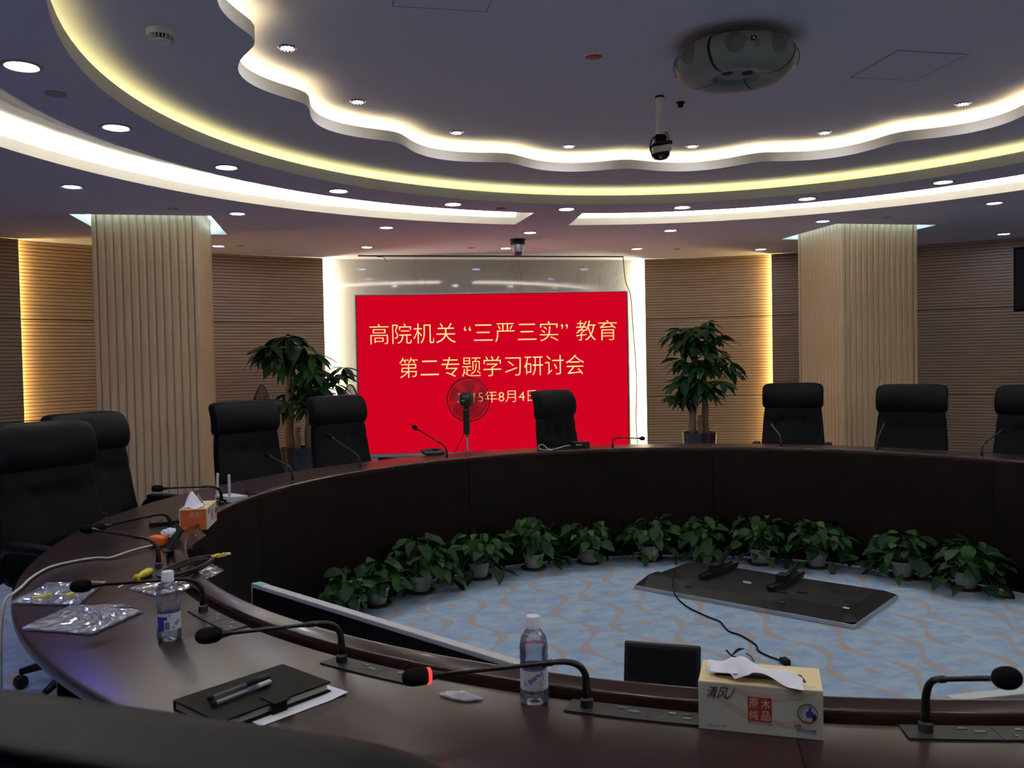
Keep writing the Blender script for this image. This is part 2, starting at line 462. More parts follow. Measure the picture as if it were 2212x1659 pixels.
# flower outline
cusps = [-91.1, -66.6, -42.3, -17.6, 6.5, 31.65, 56.3]
cusps += [56.3 + (268.9 - 56.3) * k / 9 for k in range(1, 9)]
cusps += [-91.1 + 360]
def flower(off=0.0, n=16):
    out = []
    for a, b in zip(cusps[:-1], cusps[1:]):
        for k in range(n):
            t = k / n; r = 1.972 + 0.170 * (sin(pi * t) ** 1.05 if 0 < t < 1 else 0)
            out.append((r, a + (b - a) * t))
    # round the inward cusps a little
    rs = [q[0] for q in out]
    for _ in range(3): rs = [(rs[i - 1] + 2 * rs[i] + rs[(i + 1) % len(rs)]) / 4 for i in range(len(rs))]
    pts = [pol(r, a) for r, (_, a) in zip(rs, out)]
    if off:
        q = []
        for i in range(len(pts)):
            t = (pts[(i + 1) % len(pts)] - pts[i - 1]).normalized(); q.append(pts[i] + Vector((-t.y, t.x, 0)) * off)
        pts = q
    return pts
FL = flower(); FLo = flower(0.035)
n = len(FL)
def ring_strip(mb, A, za, B, zb):
    k = len(A); mb.add([(p.x, p.y, za) for p in A] + [(p.x, p.y, zb) for p in B], [(i, (i + 1) % k, k + (i + 1) % k, k + i) for i in range(k)])
# middle ceiling (between flower edge and ring cove)
def circle_like(P, r): return [Vector((p.x, p.y, 0)).normalized() * r for p in P]
m = MB(); ring_strip(m, FL, Z2, circle_like(FL, 2.93), Z2)
m.build('middle_ceiling', 'ceiling_paint', ceil)
m = MB(); ring_strip(m, FL, Z2, FL, Z2T); ring_strip(m, FL, Z2T, FLo, Z2T); ring_strip(m, FLo, Z2T, FLo, Z2 + 0.012)
back = flower(0.26)
ring_strip(m, FLo, Z2 + 0.012, back, Z2 + 0.012); ring_strip(m, back, Z2 + 0.012, back, Z3 + 0.002)
m.build('flower_cove_rim', 'cove_paint', ceil, auto=0.6)
m = MB(); m.add([(p.x, p.y, Z3) for p in flower(0.28)], [tuple(range(n))])
m.build('upper_ceiling', 'ceiling_paint', ceil)
# slot cavity
ZS = Z1 + 0.118
for a0, a1 in (slotL, slotR):
    m = MB(); m.sweep([(SI, Z1), (SI, Z1 + 0.012), (2.94, Z1 + 0.012), (2.94, ZS), (SO + 0.24, ZS), (SO + 0.24, Z1 + 0.012), (SO + 0.03, Z1 + 0.012), (SO + 0.03, Z1 + 0.062), (SO, Z1 + 0.062), (SO, Z1)], a0, a1, 100)
    for a in (a0, a1):
        p = [pol(SI, a, Z1), pol(SO, a, Z1), pol(SO + .24, a, Z1 + .012), pol(SO + .24, a, ZS), pol(2.94, a, ZS), pol(2.94, a, Z1 + .012), pol(SI, a, Z1 + .012)]
        m.add(p, [tuple(range(7))])
    m.build('slot_cavity', 'cove_paint', ceil, auto=0.6)
# pockets
for x0, x1, y0, y1 in pk:
    m = MB(); zt = Z1 + 0.16
    a = [(x0, y0), (x1, y0), (x1, y1), (x0, y1)]
    m.add([(x, y, Z1) for x, y in a] + [(x, y, zt) for x, y in a], [(i, (i + 1) % 4, 4 + (i + 1) % 4, 4 + i) for i in range(4)] + [(4, 5, 6, 7)])
    m.build('pocket_cavity', 'cove_paint', ceil)
m = MB(); x0, x1, y0, y1 = LS0; zt = Z1 + 0.1
a = [(x0, y0), (x1, y0 - .02), (x1, y1 - .02), (x0, y1)]
m.add([(x, y, Z1) for x, y in a] + [(x, y, zt) for x, y in a], [(i, (i + 1) % 4, 4 + (i + 1) % 4, 4 + i) for i in range(4)] + [(4, 5, 6, 7)])
m.build('air_slot', 'dark_inside', ceil)
m = MB(); m.box(((x0 + x1) / 2, (y0 + y1) / 2 - .01, Z1 + 0.012), (x1 - x0, 0.012, 0.02)); m.build('air_slot_bar', 'grey_metal', ceil)

# LED tubes lying in the coves (hidden behind the lips; inner slot strips are added fill)
def led(name, label, mat_, pts, r=0.012, closed=False):
    m = MB(); P = list(pts)
    if closed: P.append(P[0])
    m.tube(P, r, 6); o = m.build(name, mat_, smooth=True)
    return tag(o, label, 'led strip')
led('led_strip', 'warm led strip lying in the cove behind the wavy flower shaped ceiling rim', 'strip_flower', [Vector((p.x, p.y, Z2 + 0.026)) for p in flower(0.11)], 0.012, True)
led('led_strip', 'yellow led strip lying in the cove behind the large plain round ceiling rim', 'strip_ring', [pol(R2 + 0.11, 360 * k / 120, Z1 + 0.036) for k in range(120)], 0.012, True)
led('led_strip', 'white led strip inside the bright curved ceiling slot on the left', 'strip_slot', [pol(SO + 0.10, slotL[0] + 1 + (slotL[1] - slotL[0] - 1.6) * k / 80, Z1 + 0.032) for k in range(81)], 0.013)
led('led_strip', 'white led strip inside the bright curved ceiling slot on the right', 'strip_slot', [pol(SO + 0.10, slotR[0] + 0.6 + (slotR[1] - slotR[0] - 1.6) * k / 80, Z1 + 0.032) for k in range(81)], 0.013)

for a0, a1, sd_ in ((slotL[0], slotL[1], 'left'), (slotR[0], slotR[1], 'right')):  # unseen strips added only to brighten the outer lip of each slot
    led('led_strip', 'added fill light strip under the inner edge of the bright ceiling slot on the ' + sd_, 'strip_slot_fill', [pol(2.985, a0 + 0.8 + (a1 - a0 - 1.6) * k / 80, Z1 + 0.032) for k in range(81)], 0.013)

# ------------------------------------------------------------------ back wall
wb = MB(); wb.sweep([(7.88, 0), (7.88, Z1)], -54, 54, 48, WC)
wall = struct(wb.build('wall_back', 'wall_wood'))
def panel(a0, a1, Rf, th, n):
    for (za, zb) in ((0.0, 0.955), (0.965, 1.868), (1.878, Z1 - 0.004)):
        prof = [(Rf + th, za), (Rf + th, za + .001), (Rf, za)]
        z = za + 0.026; pitch = 0.0318
        while z < zb - 0.01:
            prof += [(Rf, z), (Rf + 0.006, z + 0.0005), (Rf + 0.006, z + 0.0050), (Rf, z + 0.0055)]
            z += pitch
        prof += [(Rf, zb), (Rf + th, zb)]
        m = MB(); m.sweep(prof, a0, a1, n, WC, caps=False)
        for a in (a0, a1):
            q = [wallpt(Rf, a, za), wallpt(Rf + th, a, za), wallpt(Rf + th, a, zb), wallpt(Rf, a, zb)]
            m.add(q, [(0, 1, 2, 3)])
        po = m.build('acoustic_panel', 'wall_wood', wall); po.data.materials.append(MATS['groove_felt'])
        for f_ in po.data.polygons:
            vs_ = [po.data.vertices[i].co for i in f_.vertices]
            if len(vs_) == 4 and all(abs(hypot(v.x - WC[0], v.y - WC[1]) - Rf - 0.006) < 1e-3 for v in vs_): f_.material_index = 1
    for zj in (0.955, 1.868):
        m = MB(); m.sweep([(Rf + 0.010, zj), (Rf + 0.010, zj + 0.01), (Rf + th, zj + 0.01), (Rf + th, zj)], a0 + 0.01, a1 - 0.01, n, WC, closed=True, caps=True)
        m.build('panel_joint', 'dark_inside', wall)
panel(-54, -35.64, 7.66, 0.02, 12)
panel(-35.64 - 1.5, -13.93, 7.75, 0.02, 14)
panel(13.61, 24.24 + 1.5, 7.75, 0.02, 10)
panel(24.24, 54, 7.66, 0.02, 18)
m = MB(); m.box((0, 6.19, Z1 / 2), (4.4, 0.06, Z1)); m.build('marble_slab', 'marble', wall)
for az, R_, nm, lb in ((-35.86, 7.715, 'strip_gold', 'golden vertical led strip glowing behind the wood panel edge left of the left column'),
                   (24.44, 7.715, 'strip_gold', 'golden vertical led strip glowing behind the wood panel edge left of the right column')):
    led('led_strip', lb, nm, [wallpt(R_, az, 0.05), wallpt(R_, az, Z1 - 0.02)], 0.010)
led('led_strip', 'white vertical led strip at the left edge of the marble wall', 'strip_white', [wallpt(7.81, -14.12, 0.05), wallpt(7.81, -14.12, Z1 - .02)], 0.011)
led('led_strip', 'white vertical led strip at the right edge of the marble wall', 'strip_white', [wallpt(7.81, 13.80, 0.05), wallpt(7.81, 13.80, Z1 - .02)], 0.011)
for nm, x, s in (('wall_left', -XS, 1), ('wall_right', XS, -1)):
    m = MB(); m.box((x - s * 0.03, (YS + YB) / 2, Z1 / 2), (0.06, YS - YB + 0.1, Z1)); struct(m.build(nm, 'wall_wood'))
m = MB(); m.box((0, YB - 0.03, Z1 / 2), (2 * XS + 0.1, 0.06, Z1)); struct(m.build('wall_front', 'wall_wood'))

# ------------------------------------------------------------------ columns, clad with vertical battens
slat = MB(); sw, sd = 0.0585, 0.015
slat.add([(-sw / 2, 0, 0), (-sw / 2 + 0.013, -sd, 0), (sw / 2 - 0.013, -sd, 0), (sw / 2, 0, 0), (-sw / 2, 0, Z1 + .1), (-sw / 2 + 0.013, -sd, Z1 + .1), (sw / 2 - 0.013, -sd, Z1 + .1), (sw / 2, 0, Z1 + .1)],
         [(0, 1, 5, 4), (1, 2, 6, 5), (2, 3, 7, 6), (3, 2, 1, 0), (4, 5, 6, 7)])
slat_me = slat.mesh('slat', 'column_wood')
for sx, nm in ((-1, 'column_left'), (1, 'column_right')):
    cx, cy, hf = sx * 3.158, 3.873, 0.362
    m = MB(); m.box((0, 0, (Z1 + .14) / 2), (2 * hf, 2 * hf, Z1 + .14)); core = m.build(nm, 'column_wood'); core.location = (cx, cy, 0); struct(core)
    for f in range(4):
        Rz = Matrix.Rotation(f * pi / 2, 4, 'Z')
        for k in range(12):
            x = -hf + 0.0105 + sw / 2 + k * (2 * hf - 0.021 - sw) / 11
            link('slat', slat_me, core, Rz @ Matrix.Translation((x, -hf, 0)))
    for ex in (-1, 1):
        for ey in (-1, 1):
            m = MB(); m.box((ex * (hf + 0.006), ey * (hf + 0.006), (Z1 + .1) / 2), (0.03, 0.03, Z1 + .1)); m.build('corner_post', 'column_wood', core, bevel=0.004)
    P = [Vector((cx + a * 0.45, cy + b * 0.44, Z1 + 0.05)) for a, b in ((-1, -1), (1, -1), (1, 1), (-1, 1))]
    led('led_strip', 'pale blue led strip in the square ceiling pocket around the %s column' % ('left' if sx < 0 else 'right'), 'strip_pocket', P, 0.012, True)

# ================================================================== CEILING FIXTURES
def downlight_protos():
    out = {}
    for key, r, lm, tr in (('white', 0.056, 'lamp_white', 'lamp_trim'), ('blue', 0.058, 'lamp_blue', 'lamp_trim'), ('deepblue', 0.062, 'lamp_deepblue', 'lamp_trim'), ('crystal', 0.028, 'lamp_crystal', 'chrome')):
        tw = 0.020 if key == 'white' else 0.015
        a = MB(); a.lathe([(r, 0.0), (r + 0.003, -0.005), (r + 0.4 * tw, -0.006), (r + tw, 0.0)], 28)
        if key == 'crystal':
            for k in range(12):
                t = 2 * pi * k / 12; a.box(((r + 0.003) * cos(t), (r + 0.003) * sin(t), -0.006), (0.006, 0.006, 0.006), t)
        d = MB(); d.disc((0, 0, -0.0025), r * (0.99 if key in ('white', 'crystal') else 0.88), 28, True)
        e_ = MB(); e_.lathe([(r * 0.87, -0.0025), (r * 1.0, -0.0026)], 28)
        out[key] = (a.mesh('trim_ring', tr, smooth=True), d.mesh('diffuser', lm), e_.mesh('diffuser_edge', 'lamp_blue_edge') if 'blue' in key else None)
    return out
DL = downlight_protos()
def downlight(r, az, z, key, label, group):
    t = thing('downlight', label, 'downlight', pol(r, az, z), 0, group)
    link('trim_ring', DL[key][0], t); link('diffuser', DL[key][1], t)
    if DL[key][2]: link('diffuser_edge', DL[key][2], t)
ordn = ['first', 'second', 'third', 'fourth', 'fifth', 'sixth', 'seventh', 'eighth', 'ninth']
azA = [-90.0, -72.6, -54.3, -36.1, -17.5, 0.75, 18.8, 37.2, 55.6]
for i, a in enumerate(azA): downlight(2.862, a, Z1, 'white', 'round white downlight between round cove and bright slot, %s of nine from the left' % ordn[i], 'white downlights of the inner arc')
azB = [-55.1, -36.8, -18.4, 0.25, 18.4, 36.9, 55.4]
for i, a in enumerate(azB): downlight(4.08, a, Z1, 'blue', 'bluish round downlight just outside the bright ceiling slots, %s of seven from the left' % ordn[i], 'bluish downlights of the outer arc')
for i, (x, y) in enumerate(((-2.83, 5.13), (-1.415, 5.15), (0.0, 5.16), (1.415, 5.15), (2.83, 5.13), (4.79, 3.87))):
    lab = ['partly beside the left column top', 'above the left end of the display', 'next to the hanging dome camera', 'above the right end of the display', 'in front of the golden strip', 'right of the right column'][i]
    downlight(hypot(x, y), degrees(atan2(x, y)), Z1, 'blue', 'small bluish downlight near the back wall, ' + lab, 'bluish downlights near the back wall')
azD = [-79.3, -54.7, -30.1, -5.7, 19.1, 43.9, 68.2]
for i, a in enumerate(azD): downlight(1.93, a, Z3, 'crystal', 'crystal rimmed ceiling spot inside the flower ceiling, %s of seven from the left' % ordn[i], 'crystal spots of the flower ceiling')
# those over the near half of the ring, which light the table in front
for a in (-108, -126, -144, -162, 180, 162, 144, 126, 108, 90, 73): downlight(2.862, a, Z1, 'white', 'white downlight over the near half of the table, above the photo', 'white downlights out of view')
for a in (-92, -129, -147, -165, 177, 159, 140, 122, 103, 85): downlight(4.08, a, Z1, 'blue', 'bluish downlight over the chairs of the near half, above the photo', 'bluish downlights out of view')
for a in (-73.5, -110.5): downlight(4.08, a, Z1, 'deepblue', 'deep blue round downlight beyond the left border, over the left chairs', 'deep blue downlights out of view')
for a in (92, 116, 140, 163, -173, -150, -127, -103): downlight(1.93, a, Z3, 'crystal', 'crystal rimmed ceiling spot over the near half of the flower ceiling', 'crystal spots out of view')

# smoke detector
t = thing('smoke_detector', 'white round smoke detector on the middle ceiling left of the wavy rim', 'smoke detector', (-2.34, -0.1, Z2))
m = MB(); m.lathe([(0.001, 0), (0.052, 0), (0.052, -0.016), (0.049, -0.022), (0.001, -0.022)], 28); m.build('base', 'white_plastic', t, auto=0.5)
m = MB(); m.lathe([(0.041, -0.022), (0.031, -0.036), (0.001, -0.036)], 28); m.build('inner_cone', 'dark_inside', t, auto=0.5)
m = MB()
for k in range(20):
    a = 2 * pi * k / 20; m.box((0.041 * cos(a), 0.041 * sin(a), -0.029), (0.013, 0.004, 0.015), a)
m.build('vent_rib', 'white_plastic', t)
m = MB(); m.lathe([(0.001, -0.036), (0.034, -0.036), (0.032, -0.043), (0.001, -0.045)], 28); m.build('cap', 'white_plastic', t, auto=0.5)
# flat discs on the ceiling
def disc(name, label, cat, x, y, z, r, mt, h=0.006, grp=None):
    m = MB(); m.lathe([(0.0005, -h), (r * 0.86, -h), (r, -h * 0.5), (r, 0)], 24); o = m.build(name, mt, auto=0.5); o.location = (x, y, z)
    return tag(o, label, cat, grp)
o = disc('sprinkler_cover', 'dull red round cover disc on the upper ceiling left of the ceiling speaker', 'cover disc', -0.515, 0.271, Z3, 0.041, 'red_plastic')
m = MB(); m.lathe([(0.041, 0), (0.043, -0.007), (0.046, -0.003), (0.047, 0)], 24); m.build('rim', 'white_plastic', o, smooth=True)
disc('sprinkler_cover', 'grey round cover disc on the lower ceiling by the left border', 'cover disc', -2.845, 0.342, Z1, 0.043, 'disc_grey')
disc('sprinkler_cover', 'small grey disc on the ceiling above the left column', 'cover disc', -2.872, 3.096, Z1, 0.04, 'disc_grey')
disc('sprinkler_cover', 'tiny grey disc on the ceiling right of the left column', 'cover disc', -2.621, 5.112, Z1, 0.04, 'disc_grey')
disc('sprinkler_cover', 'tiny dark disc on the ceiling left of the dome camera', 'cover disc', -0.362, 5.145, Z1, 0.04, 'disc_grey')
disc('sprinkler_cover', 'small red disc between two downlights above the slot end', 'cover disc', -0.475, 2.874, Z1, 0.037, 'red_plastic')
disc('sprinkler_cover', 'tiny grey disc on the ceiling above the right potted tree', 'cover disc', 1.869, 5.156, Z1, 0.04, 'disc_grey')
disc('sprinkler_cover', 'small grey disc on the ceiling above the right column', 'cover disc', 2.914, 3.038, Z1, 0.04, 'disc_grey')
t = thing('ceiling_sensor', 'tiny black sensor on the upper ceiling right of the pole', 'sensor', (0.172, 0.904, Z3))
m = MB(); m.lathe([(0.001, 0), (0.026, 0), (0.024, -0.005), (0.001, -0.006)], 16); m.build('flange', 'grey_metal', t)
m = MB(); m.lathe([(0.001, -0.006), (0.017, -0.006), (0.013, -0.026), (0.001, -0.028)], 16); m.build('sensor_head', 'matt_black', t, smooth=True)
# access hatches: thin joints in the upper ceiling
for nm, pts, lb in (('ceiling_hatch', [(-1.465, -0.50), (-1.465, -0.158), (-1.09, -0.158), (-1.09, -0.50)], 'flush square access hatch at the top edge of the upper ceiling'),
                ('ceiling_hatch', [(0.874, 0.0), (0.874, 0.385), (1.245, 0.385), (1.245, 0.0)], 'flush square access hatch on the upper ceiling right of the speaker')):
    x0, x1 = min(p[0] for p in pts), max(p[0] for p in pts); y0, y1 = min(p[1] for p in pts), max(p[1] for p in pts)
    m = MB(); m.box(((x0 + x1) / 2, (y0 + y1) / 2, Z3 - 0.0007), (x1 - x0 - 0.006, y1 - y0 - 0.006, 0.0008)); o = tag(m.build(nm, 'ceiling_paint'), lb, 'hatch')
    m = MB()
    for a, b, c_, d_ in ((x0, y0, x1, y0), (x1, y0, x1, y1), (x1, y1, x0, y1), (x0, y1, x0, y0)):
        m.box(((a + c_) / 2, (b + d_) / 2, Z3 - 0.0006), (abs(c_ - a) + 0.003, abs(d_ - b) + 0.003, 0.001))
    m.build('joint', 'joint_grey', o)

# big round ceiling speaker
t = thing('ceiling_speaker', 'big round white surround speaker hanging under the upper ceiling', 'speaker', (0.065, 0.01, Z3), rad(0))
m = MB(); m.lathe([(0.001, 0), (0.17, 0), (0.19, -0.015), (0.12, -0.03), (0.001, -0.03)], 40); m.build('ceiling_mount', 'speaker_body', t, auto=0.6)
NS = 4; gap = 3.2
seg = [(0.10, -0.020), (0.18, -0.022), (0.240, -0.038), (0.266, -0.068), (0.272, -0.095), (0.262, -0.125), (0.235, -0.152), (0.20, -0.168), (0.15, -0.170), (0.105, -0.160), (0.088, -0.140), (0.080, -0.100)]
segm = MB(); segm.sweep(seg, gap / 2, 90 - gap / 2, 20, closed=True, caps=True); segme = segm.mesh('housing_segment', 'speaker_body', auto=0.5)
grl = MB()
def shell(az, s):            # point on the outer flank of the housing, s: 0 top .. 1 bottom
    P = [(0.240, -0.038), (0.266, -0.068), (0.2735, -0.095), (0.263, -0.125), (0.237, -0.152)]
    x = s * 4; i = min(int(x), 3); f_ = x - i
    r = P[i][0] + (P[i + 1][0] - P[i][0]) * f_ + 0.0018; z = P[i][1] + (P[i + 1][1] - P[i][1]) * f_
    return pol(r, az, z)
def oval(mb, az, s, da, ds, n=20):
    mb.add([shell(az + da * cos(2 * pi * k / n), s + ds * sin(2 * pi * k / n)) for k in range(n)] + [shell(az + .5 * da * cos(2 * pi * k / n), s + .5 * ds * sin(2 * pi * k / n)) for k in range(n)] + [shell(az, s)], [(k, (k + 1) % n, n + (k + 1) % n, n + k) for k in range(n)] + [(n + k, n + (k + 1) % n, 2 * n) for k in range(n)])
mat('speaker_grille', (0.13, 0.145, 0.17), 0.8, spec=0.1)
grmes = []
for az, s_, da, ds in ((24, 0.42, 9.5, 0.40), (66, 0.42, 9.5, 0.40), (47, 0.55, 3.0, 0.15)):
    g_ = MB(); oval(g_, az, s_, da, ds); grmes.append(g_.mesh('driver_grille', 'speaker_grille', smooth=True))
bdg = MB(); bdg.add([shell(50 + a, 0.38 + b) for a, b in ((-2.6, -0.11), (2.6, -0.11), (2.6, 0.13), (-2.6, 0.13))], [(0, 1, 2, 3)]); bdgme = bdg.mesh('badge', 'ink_black')
bd2 = MB(); bd2.add([shell(50 + a, 0.38 + b) * 1.002 for a, b in ((-0.9, -0.05), (0.9, -0.05), (0.9, 0.03), (-0.9, 0.03))], [(0, 1, 2, 3)]); bd2me = bd2.mesh('badge_mark', 'ink_white')
bd3 = MB(); bd3.add([shell(50 + a, 0.38 + b) * 1.001 for a, b in ((-2.6, 0.095), (2.6, 0.095), (2.6, 0.13), (-2.6, 0.13))], [(0, 1, 2, 3)]); bd3me = bd3.mesh('badge_stripe', 'ink_red')
for k in range(NS):
    M = Matrix.Rotation(-rad(k * 90 + 28 + 112), 4, 'Z')
    sgo = link('housing_segment', segme, t, M); [link('driver_grille', g_, sgo) for g_ in grmes]; bg = link('badge', bdgme, sgo)
    bd = link('badge_mark', bd2me, sgo); link('badge_stripe', bd3me, sgo)
    a = rad(k * 90 + 28 + 112)
m = MB(); m.sweep([(r * 0.985 if r > 0.11 else r * 1.05, z * 0.985 - 0.001) for r, z in seg], 0, 360, 72, closed=True); m.build('dark_seam', 'grey_metal', t, smooth=True)
m = MB(); m.lathe([(0.001, -0.10), (0.095, -0.10), (0.094, -0.140), (0.06, -0.146), (0.001, -0.147)], 32); m.build('centre_plate', 'speaker_body', t, auto=0.5)
for az in (250, 130):
    p = pol(0.052, az, -0.1475); m = MB(); m.lathe([(0.001, 0), (0.026, 0), (0.02, 0.01), (0.001, 0.012)], 20, tuple(p)); m.build('port', 'dark_inside', t)

# pole camera (document camera head)
t = thing('pole_camera', 'black and grey camera head on a white pole hanging from the upper ceiling', 'camera', (0.017, 0.816, Z3), A0 * -1)
m = MB(); m.lathe([(0.001, 0), (0.022, 0), (0.022, -0.215), (0.001, -0.215)], 24); m.build('pole', 'white_plastic', t, auto=0.5)
m = MB(); m.lathe([(0.024, 0), (0.026, -0.006), (0.022, -0.01)], 24); m.build('ceiling_ring', 'grey_metal', t)
m = MB(); m.box((0, 0, -0.228), (0.056, 0.06, 0.04)); m.build('swivel_bracket', 'matt_black', t, bevel=0.004)
m = MB(); m.box((0.012, -0.005, -0.253), (0.092, 0.07, 0.018)); m.build('connector_block', 'grey_metal', t, bevel=0.003)
m = MB(); m.box((0.0, -0.012, -0.290), (0.098, 0.085, 0.034), M=Matrix.Rotation(rad(-8), 4, 'Y')); m.build('head_body', 'pale_silver', t, bevel=0.004)
m = MB(); m.box((0.0, -0.012, -0.2685), (0.1, 0.082, 0.010)); m.build('head_top', 'matt_black', t, bevel=0.002)
m = MB(); m.lathe([(0.052, -0.298), (0.048, -0.318), (0.034, -0.334), (0.001, -0.342)], 28); m.build('lens_dome', 'gloss_black', t, smooth=True)
m = MB(); m.lathe([(0.001, 0.0), (0.009, 0.0), (0.007, -0.004), (0.001, -0.005)], 12, (-0.005, -0.030, -0.333)); m.build('lens', 'white_plastic', t)
m = MB(); m.tube(spline([(0.018, 0, -0.19), (0.035, 0.0, -0.195), (0.046, 0, -0.22), (0.05, 0, -0.25)]), 0.0025, 6)
m.tube(spline([(0.018, 0, -0.205), (0.03, 0.0, -0.21), (0.038, 0, -0.225), (0.04, 0, -0.25)]), 0.0025, 6); m.build('cable', 'matt_black', t, smooth=True)
m = MB(); m.tube(spline([(-0.022, 0, -0.21), (-0.045, 0, -0.232), (-0.055, 0, -0.27), (-0.05, 0, -0.30)]), 0.004, 6); m.build('side_cable', 'matt_black', t, smooth=True)

# dome camera
t = thing('dome_camera', 'silver hanging dome camera on the lower ceiling in front of the display', 'camera', (-0.007, 4.52, Z1))
m = MB(); m.lathe([(0.001, 0), (0.074, 0), (0.076, -0.012), (0.066, -0.024), (0.072, -0.03), (0.066, -0.052), (0.001, -0.052)], 32); m.build('mount_ring', 'grey_metal', t, auto=0.5)
m = MB(); m.lathe([(0.052, -0.05), (0.052, -0.118), (0.050, -0.122)], 32); m.build('housing', 'silver', t, auto=0.5)
m = MB(); m.lathe([(0.050, -0.120), (0.046, -0.138), (0.030, -0.155), (0.001, -0.163)], 32); m.build('dome', 'lens_glass', t, smooth=True)
# wire hanging from the slot
m = MB(); m.tube(spline([(1.50, 5.86, Z1 + .02), (1.505, 5.80, 2.3), (1.50, 5.62, 2.12), (1.49, 5.53, 1.8), (1.52, 5.52, 1.2), (1.50, 5.50, 0.7), (1.515, 5.48, 0.35), (1.49, 5.45, 0.02)]), 0.0045, 6)
tag(m.build('hanging_cord', 'matt_black', smooth=True), 'thin black cord hanging from ceiling slot down along the display right edge', 'cord')
m = MB(); m.tube(spline([(-1.36, 5.84, Z1 + .01), (-1.28, 5.83, Z1 - .012), (-1.22, 5.83, Z1 - .02), (-1.18, 5.83, Z1 - .075)]), 0.003, 5)
tag(m.build('loose_wire', 'matt_black', smooth=True), 'short loose wire poking out of the ceiling slot at its left end', 'wire')
# wall tv
t = thing('wall_tv', 'black flat screen hanging on the wall at the right border', 'television', (0, 0, 0))
c0 = wallpt(7.55, 42.3, 2.15); az = 45; dx = Vector((cos(rad(az)), -sin(rad(az)), 0))
mm = Matrix.Rotation(-rad(az), 4, 'Z')
cc = Vector((5.187, 4.191, 2.152)) + dx * 0.56 - Vector((sin(rad(az)), cos(rad(az)), 0)) * 0.02
m = MB(); m.box(tuple(cc), (1.12, 0.05, 0.66), M=mm); m.build('cabinet', 'matt_black', t, bevel=0.006)
m = MB(); m.box(tuple(cc - Vector((sin(rad(az)), cos(rad(az)), 0)) * 0.026), (1.08, 0.004, 0.61), M=mm); m.build('screen', 'screen_off', t)
m = MB(); m.box(tuple(cc + Vector((sin(rad(az)), cos(rad(az)), 0)) * 0.13), (0.3, 0.22, 0.25), M=mm); m.build('wall_bracket', 'matt_black', t)

# slatted air grille inside the left slot
m = MB()
for k in range(12):
    r = 3.058 + 0.0105 * k
    m.sweep([(r, Z1 - 0.001), (r + 0.0065, Z1 - 0.001), (r + 0.0065, Z1 + 0.006), (r, Z1 + 0.008)], -120, -66 - 2.2 * k, 30, closed=True, caps=True)
tag(m.build('air_grille', 'cove_paint'), 'fine slatted white air grille along the inner edge of the left slot', 'air grille')

# ================================================================== LED DISPLAY
pL = Vector((-1.523, 5.95, 0)); pR = Vector((1.434, 5.55, 0)); ux = (pR - pL).normalized(); nn = Vector((ux.y, -ux.x, 0)); W = (pR - pL).length
zb, ztp = 0.42, 2.158; H = ztp - zb
disp = thing('led_display', 'large red led display with yellow chinese characters before marble wall', 'display', (pL.x, pL.y, 0), atan2(ux.y, ux.x))
# local: x along the screen, -y towards viewer
m = MB(); m.box((W / 2, 0.05, (zb + ztp) / 2), (W, 0.09, H)); m.build('cabinet', 'matt_black', disp, bevel=0.003)
m = MB(); m.add([(0.006, 0, zb + .006), (W - 0.006, 0, zb + .006), (W - 0.006, 0, ztp - .006), (0.006, 0, ztp - .006)], [(0, 1, 2, 3)]); sc = m.build('screen', 'display_red', disp)
m = MB(); m.box((-0.006, 0.045, (zb + ztp) / 2), (0.012, 0.1, H + 0.01)); m.build('side_trim', 'silver', disp)
m = MB(); m.box((W + 0.006, 0.045, (zb + ztp) / 2), (0.012, 0.1, H + 0.01)); m.build('side_trim', 'silver', disp)
m = MB(); m.box((W / 2, 0.045, ztp + 0.004), (W, 0.1, 0.01)); m.build('top_trim', 'silver', disp)
m = MB(); m.box((W / 2 + .02, 0.03, zb - 0.012), (W + 0.10, 0.16, 0.03)); m.box((W / 2 + .02, 0.04, zb - 0.05), (W + 0.06, 0.12, 0.03)); m.box((W / 2 + .02, 0.045, zb - 0.03), (W + 0.02, 0.10, 0.03)); m.build('bottom_rail', 'silver', disp)
for k in range(5):
    m = MB(); m.box((0.12 + (W - 0.24) * k / 4, 0.05, (zb - 0.06) / 2), (0.06, 0.06, zb - 0.06)); m.build('stand_leg', 'silver', disp)
for body, u0_, u1_, vc, hgt in (('高院机关 “三严三实” 教育', .047, .960, .245, 0.222), ('第二专题学习研讨会', .153, .835, .460, 0.222), ('2015年8月4日', .363, .655, .652, 0.135)):
    cx = (u0_ + u1_) / 2 * W; cz = ztp - vc * H
    tm = text_mb(body, (u1_ - u0_) * W, hgt, -0.010, lambda x, y: (cx + x, -0.004, cz + y)); tm.build('lettering', 'display_yellow', sc)

# ================================================================== RING TABLE
tb = thing('conference_table', 'dark mahogany ring shaped conference table with raised inner rim', 'table', (0, 0, 0))
RI, RO, TH = 2.285, 2.80, 0.75
prof = [(2.352, 0.712), (2.352, 0.746), (2.356, TH), (RO - 0.010, TH), (RO - 0.002, 0.744), (RO, 0.735), (RO - 0.002, 0.722), (RO - 0.012, 0.714)]
top = MB(); top.sweep(prof, 0.015, 44.985, 36, closed=True, caps=True); top_me = top.mesh('tabletop', 'table_wood', auto=0.7)
rp = [(RI, 0.748), (RI, 0.768), (RI + 0.002, 0.774), (RI + 0.007, 0.776), (RI + 0.012, 0.7745), (RI + 0.040, 0.7665), (RI + 0.044, 0.764), (RI + 0.045, 0.758), (RI + 0.045, 0.735), (RI + 0.060, 0.735), (RI + 0.060, 0.70), (RI + 0.024, 0.70), (RI + 0.024, 0.748)]
rim = MB(); rim.sweep(rp, 0.02, 44.98, 48, closed=True, caps=True); rim_me = rim.mesh('inner_rim', 'rim_wood', auto=0.9)
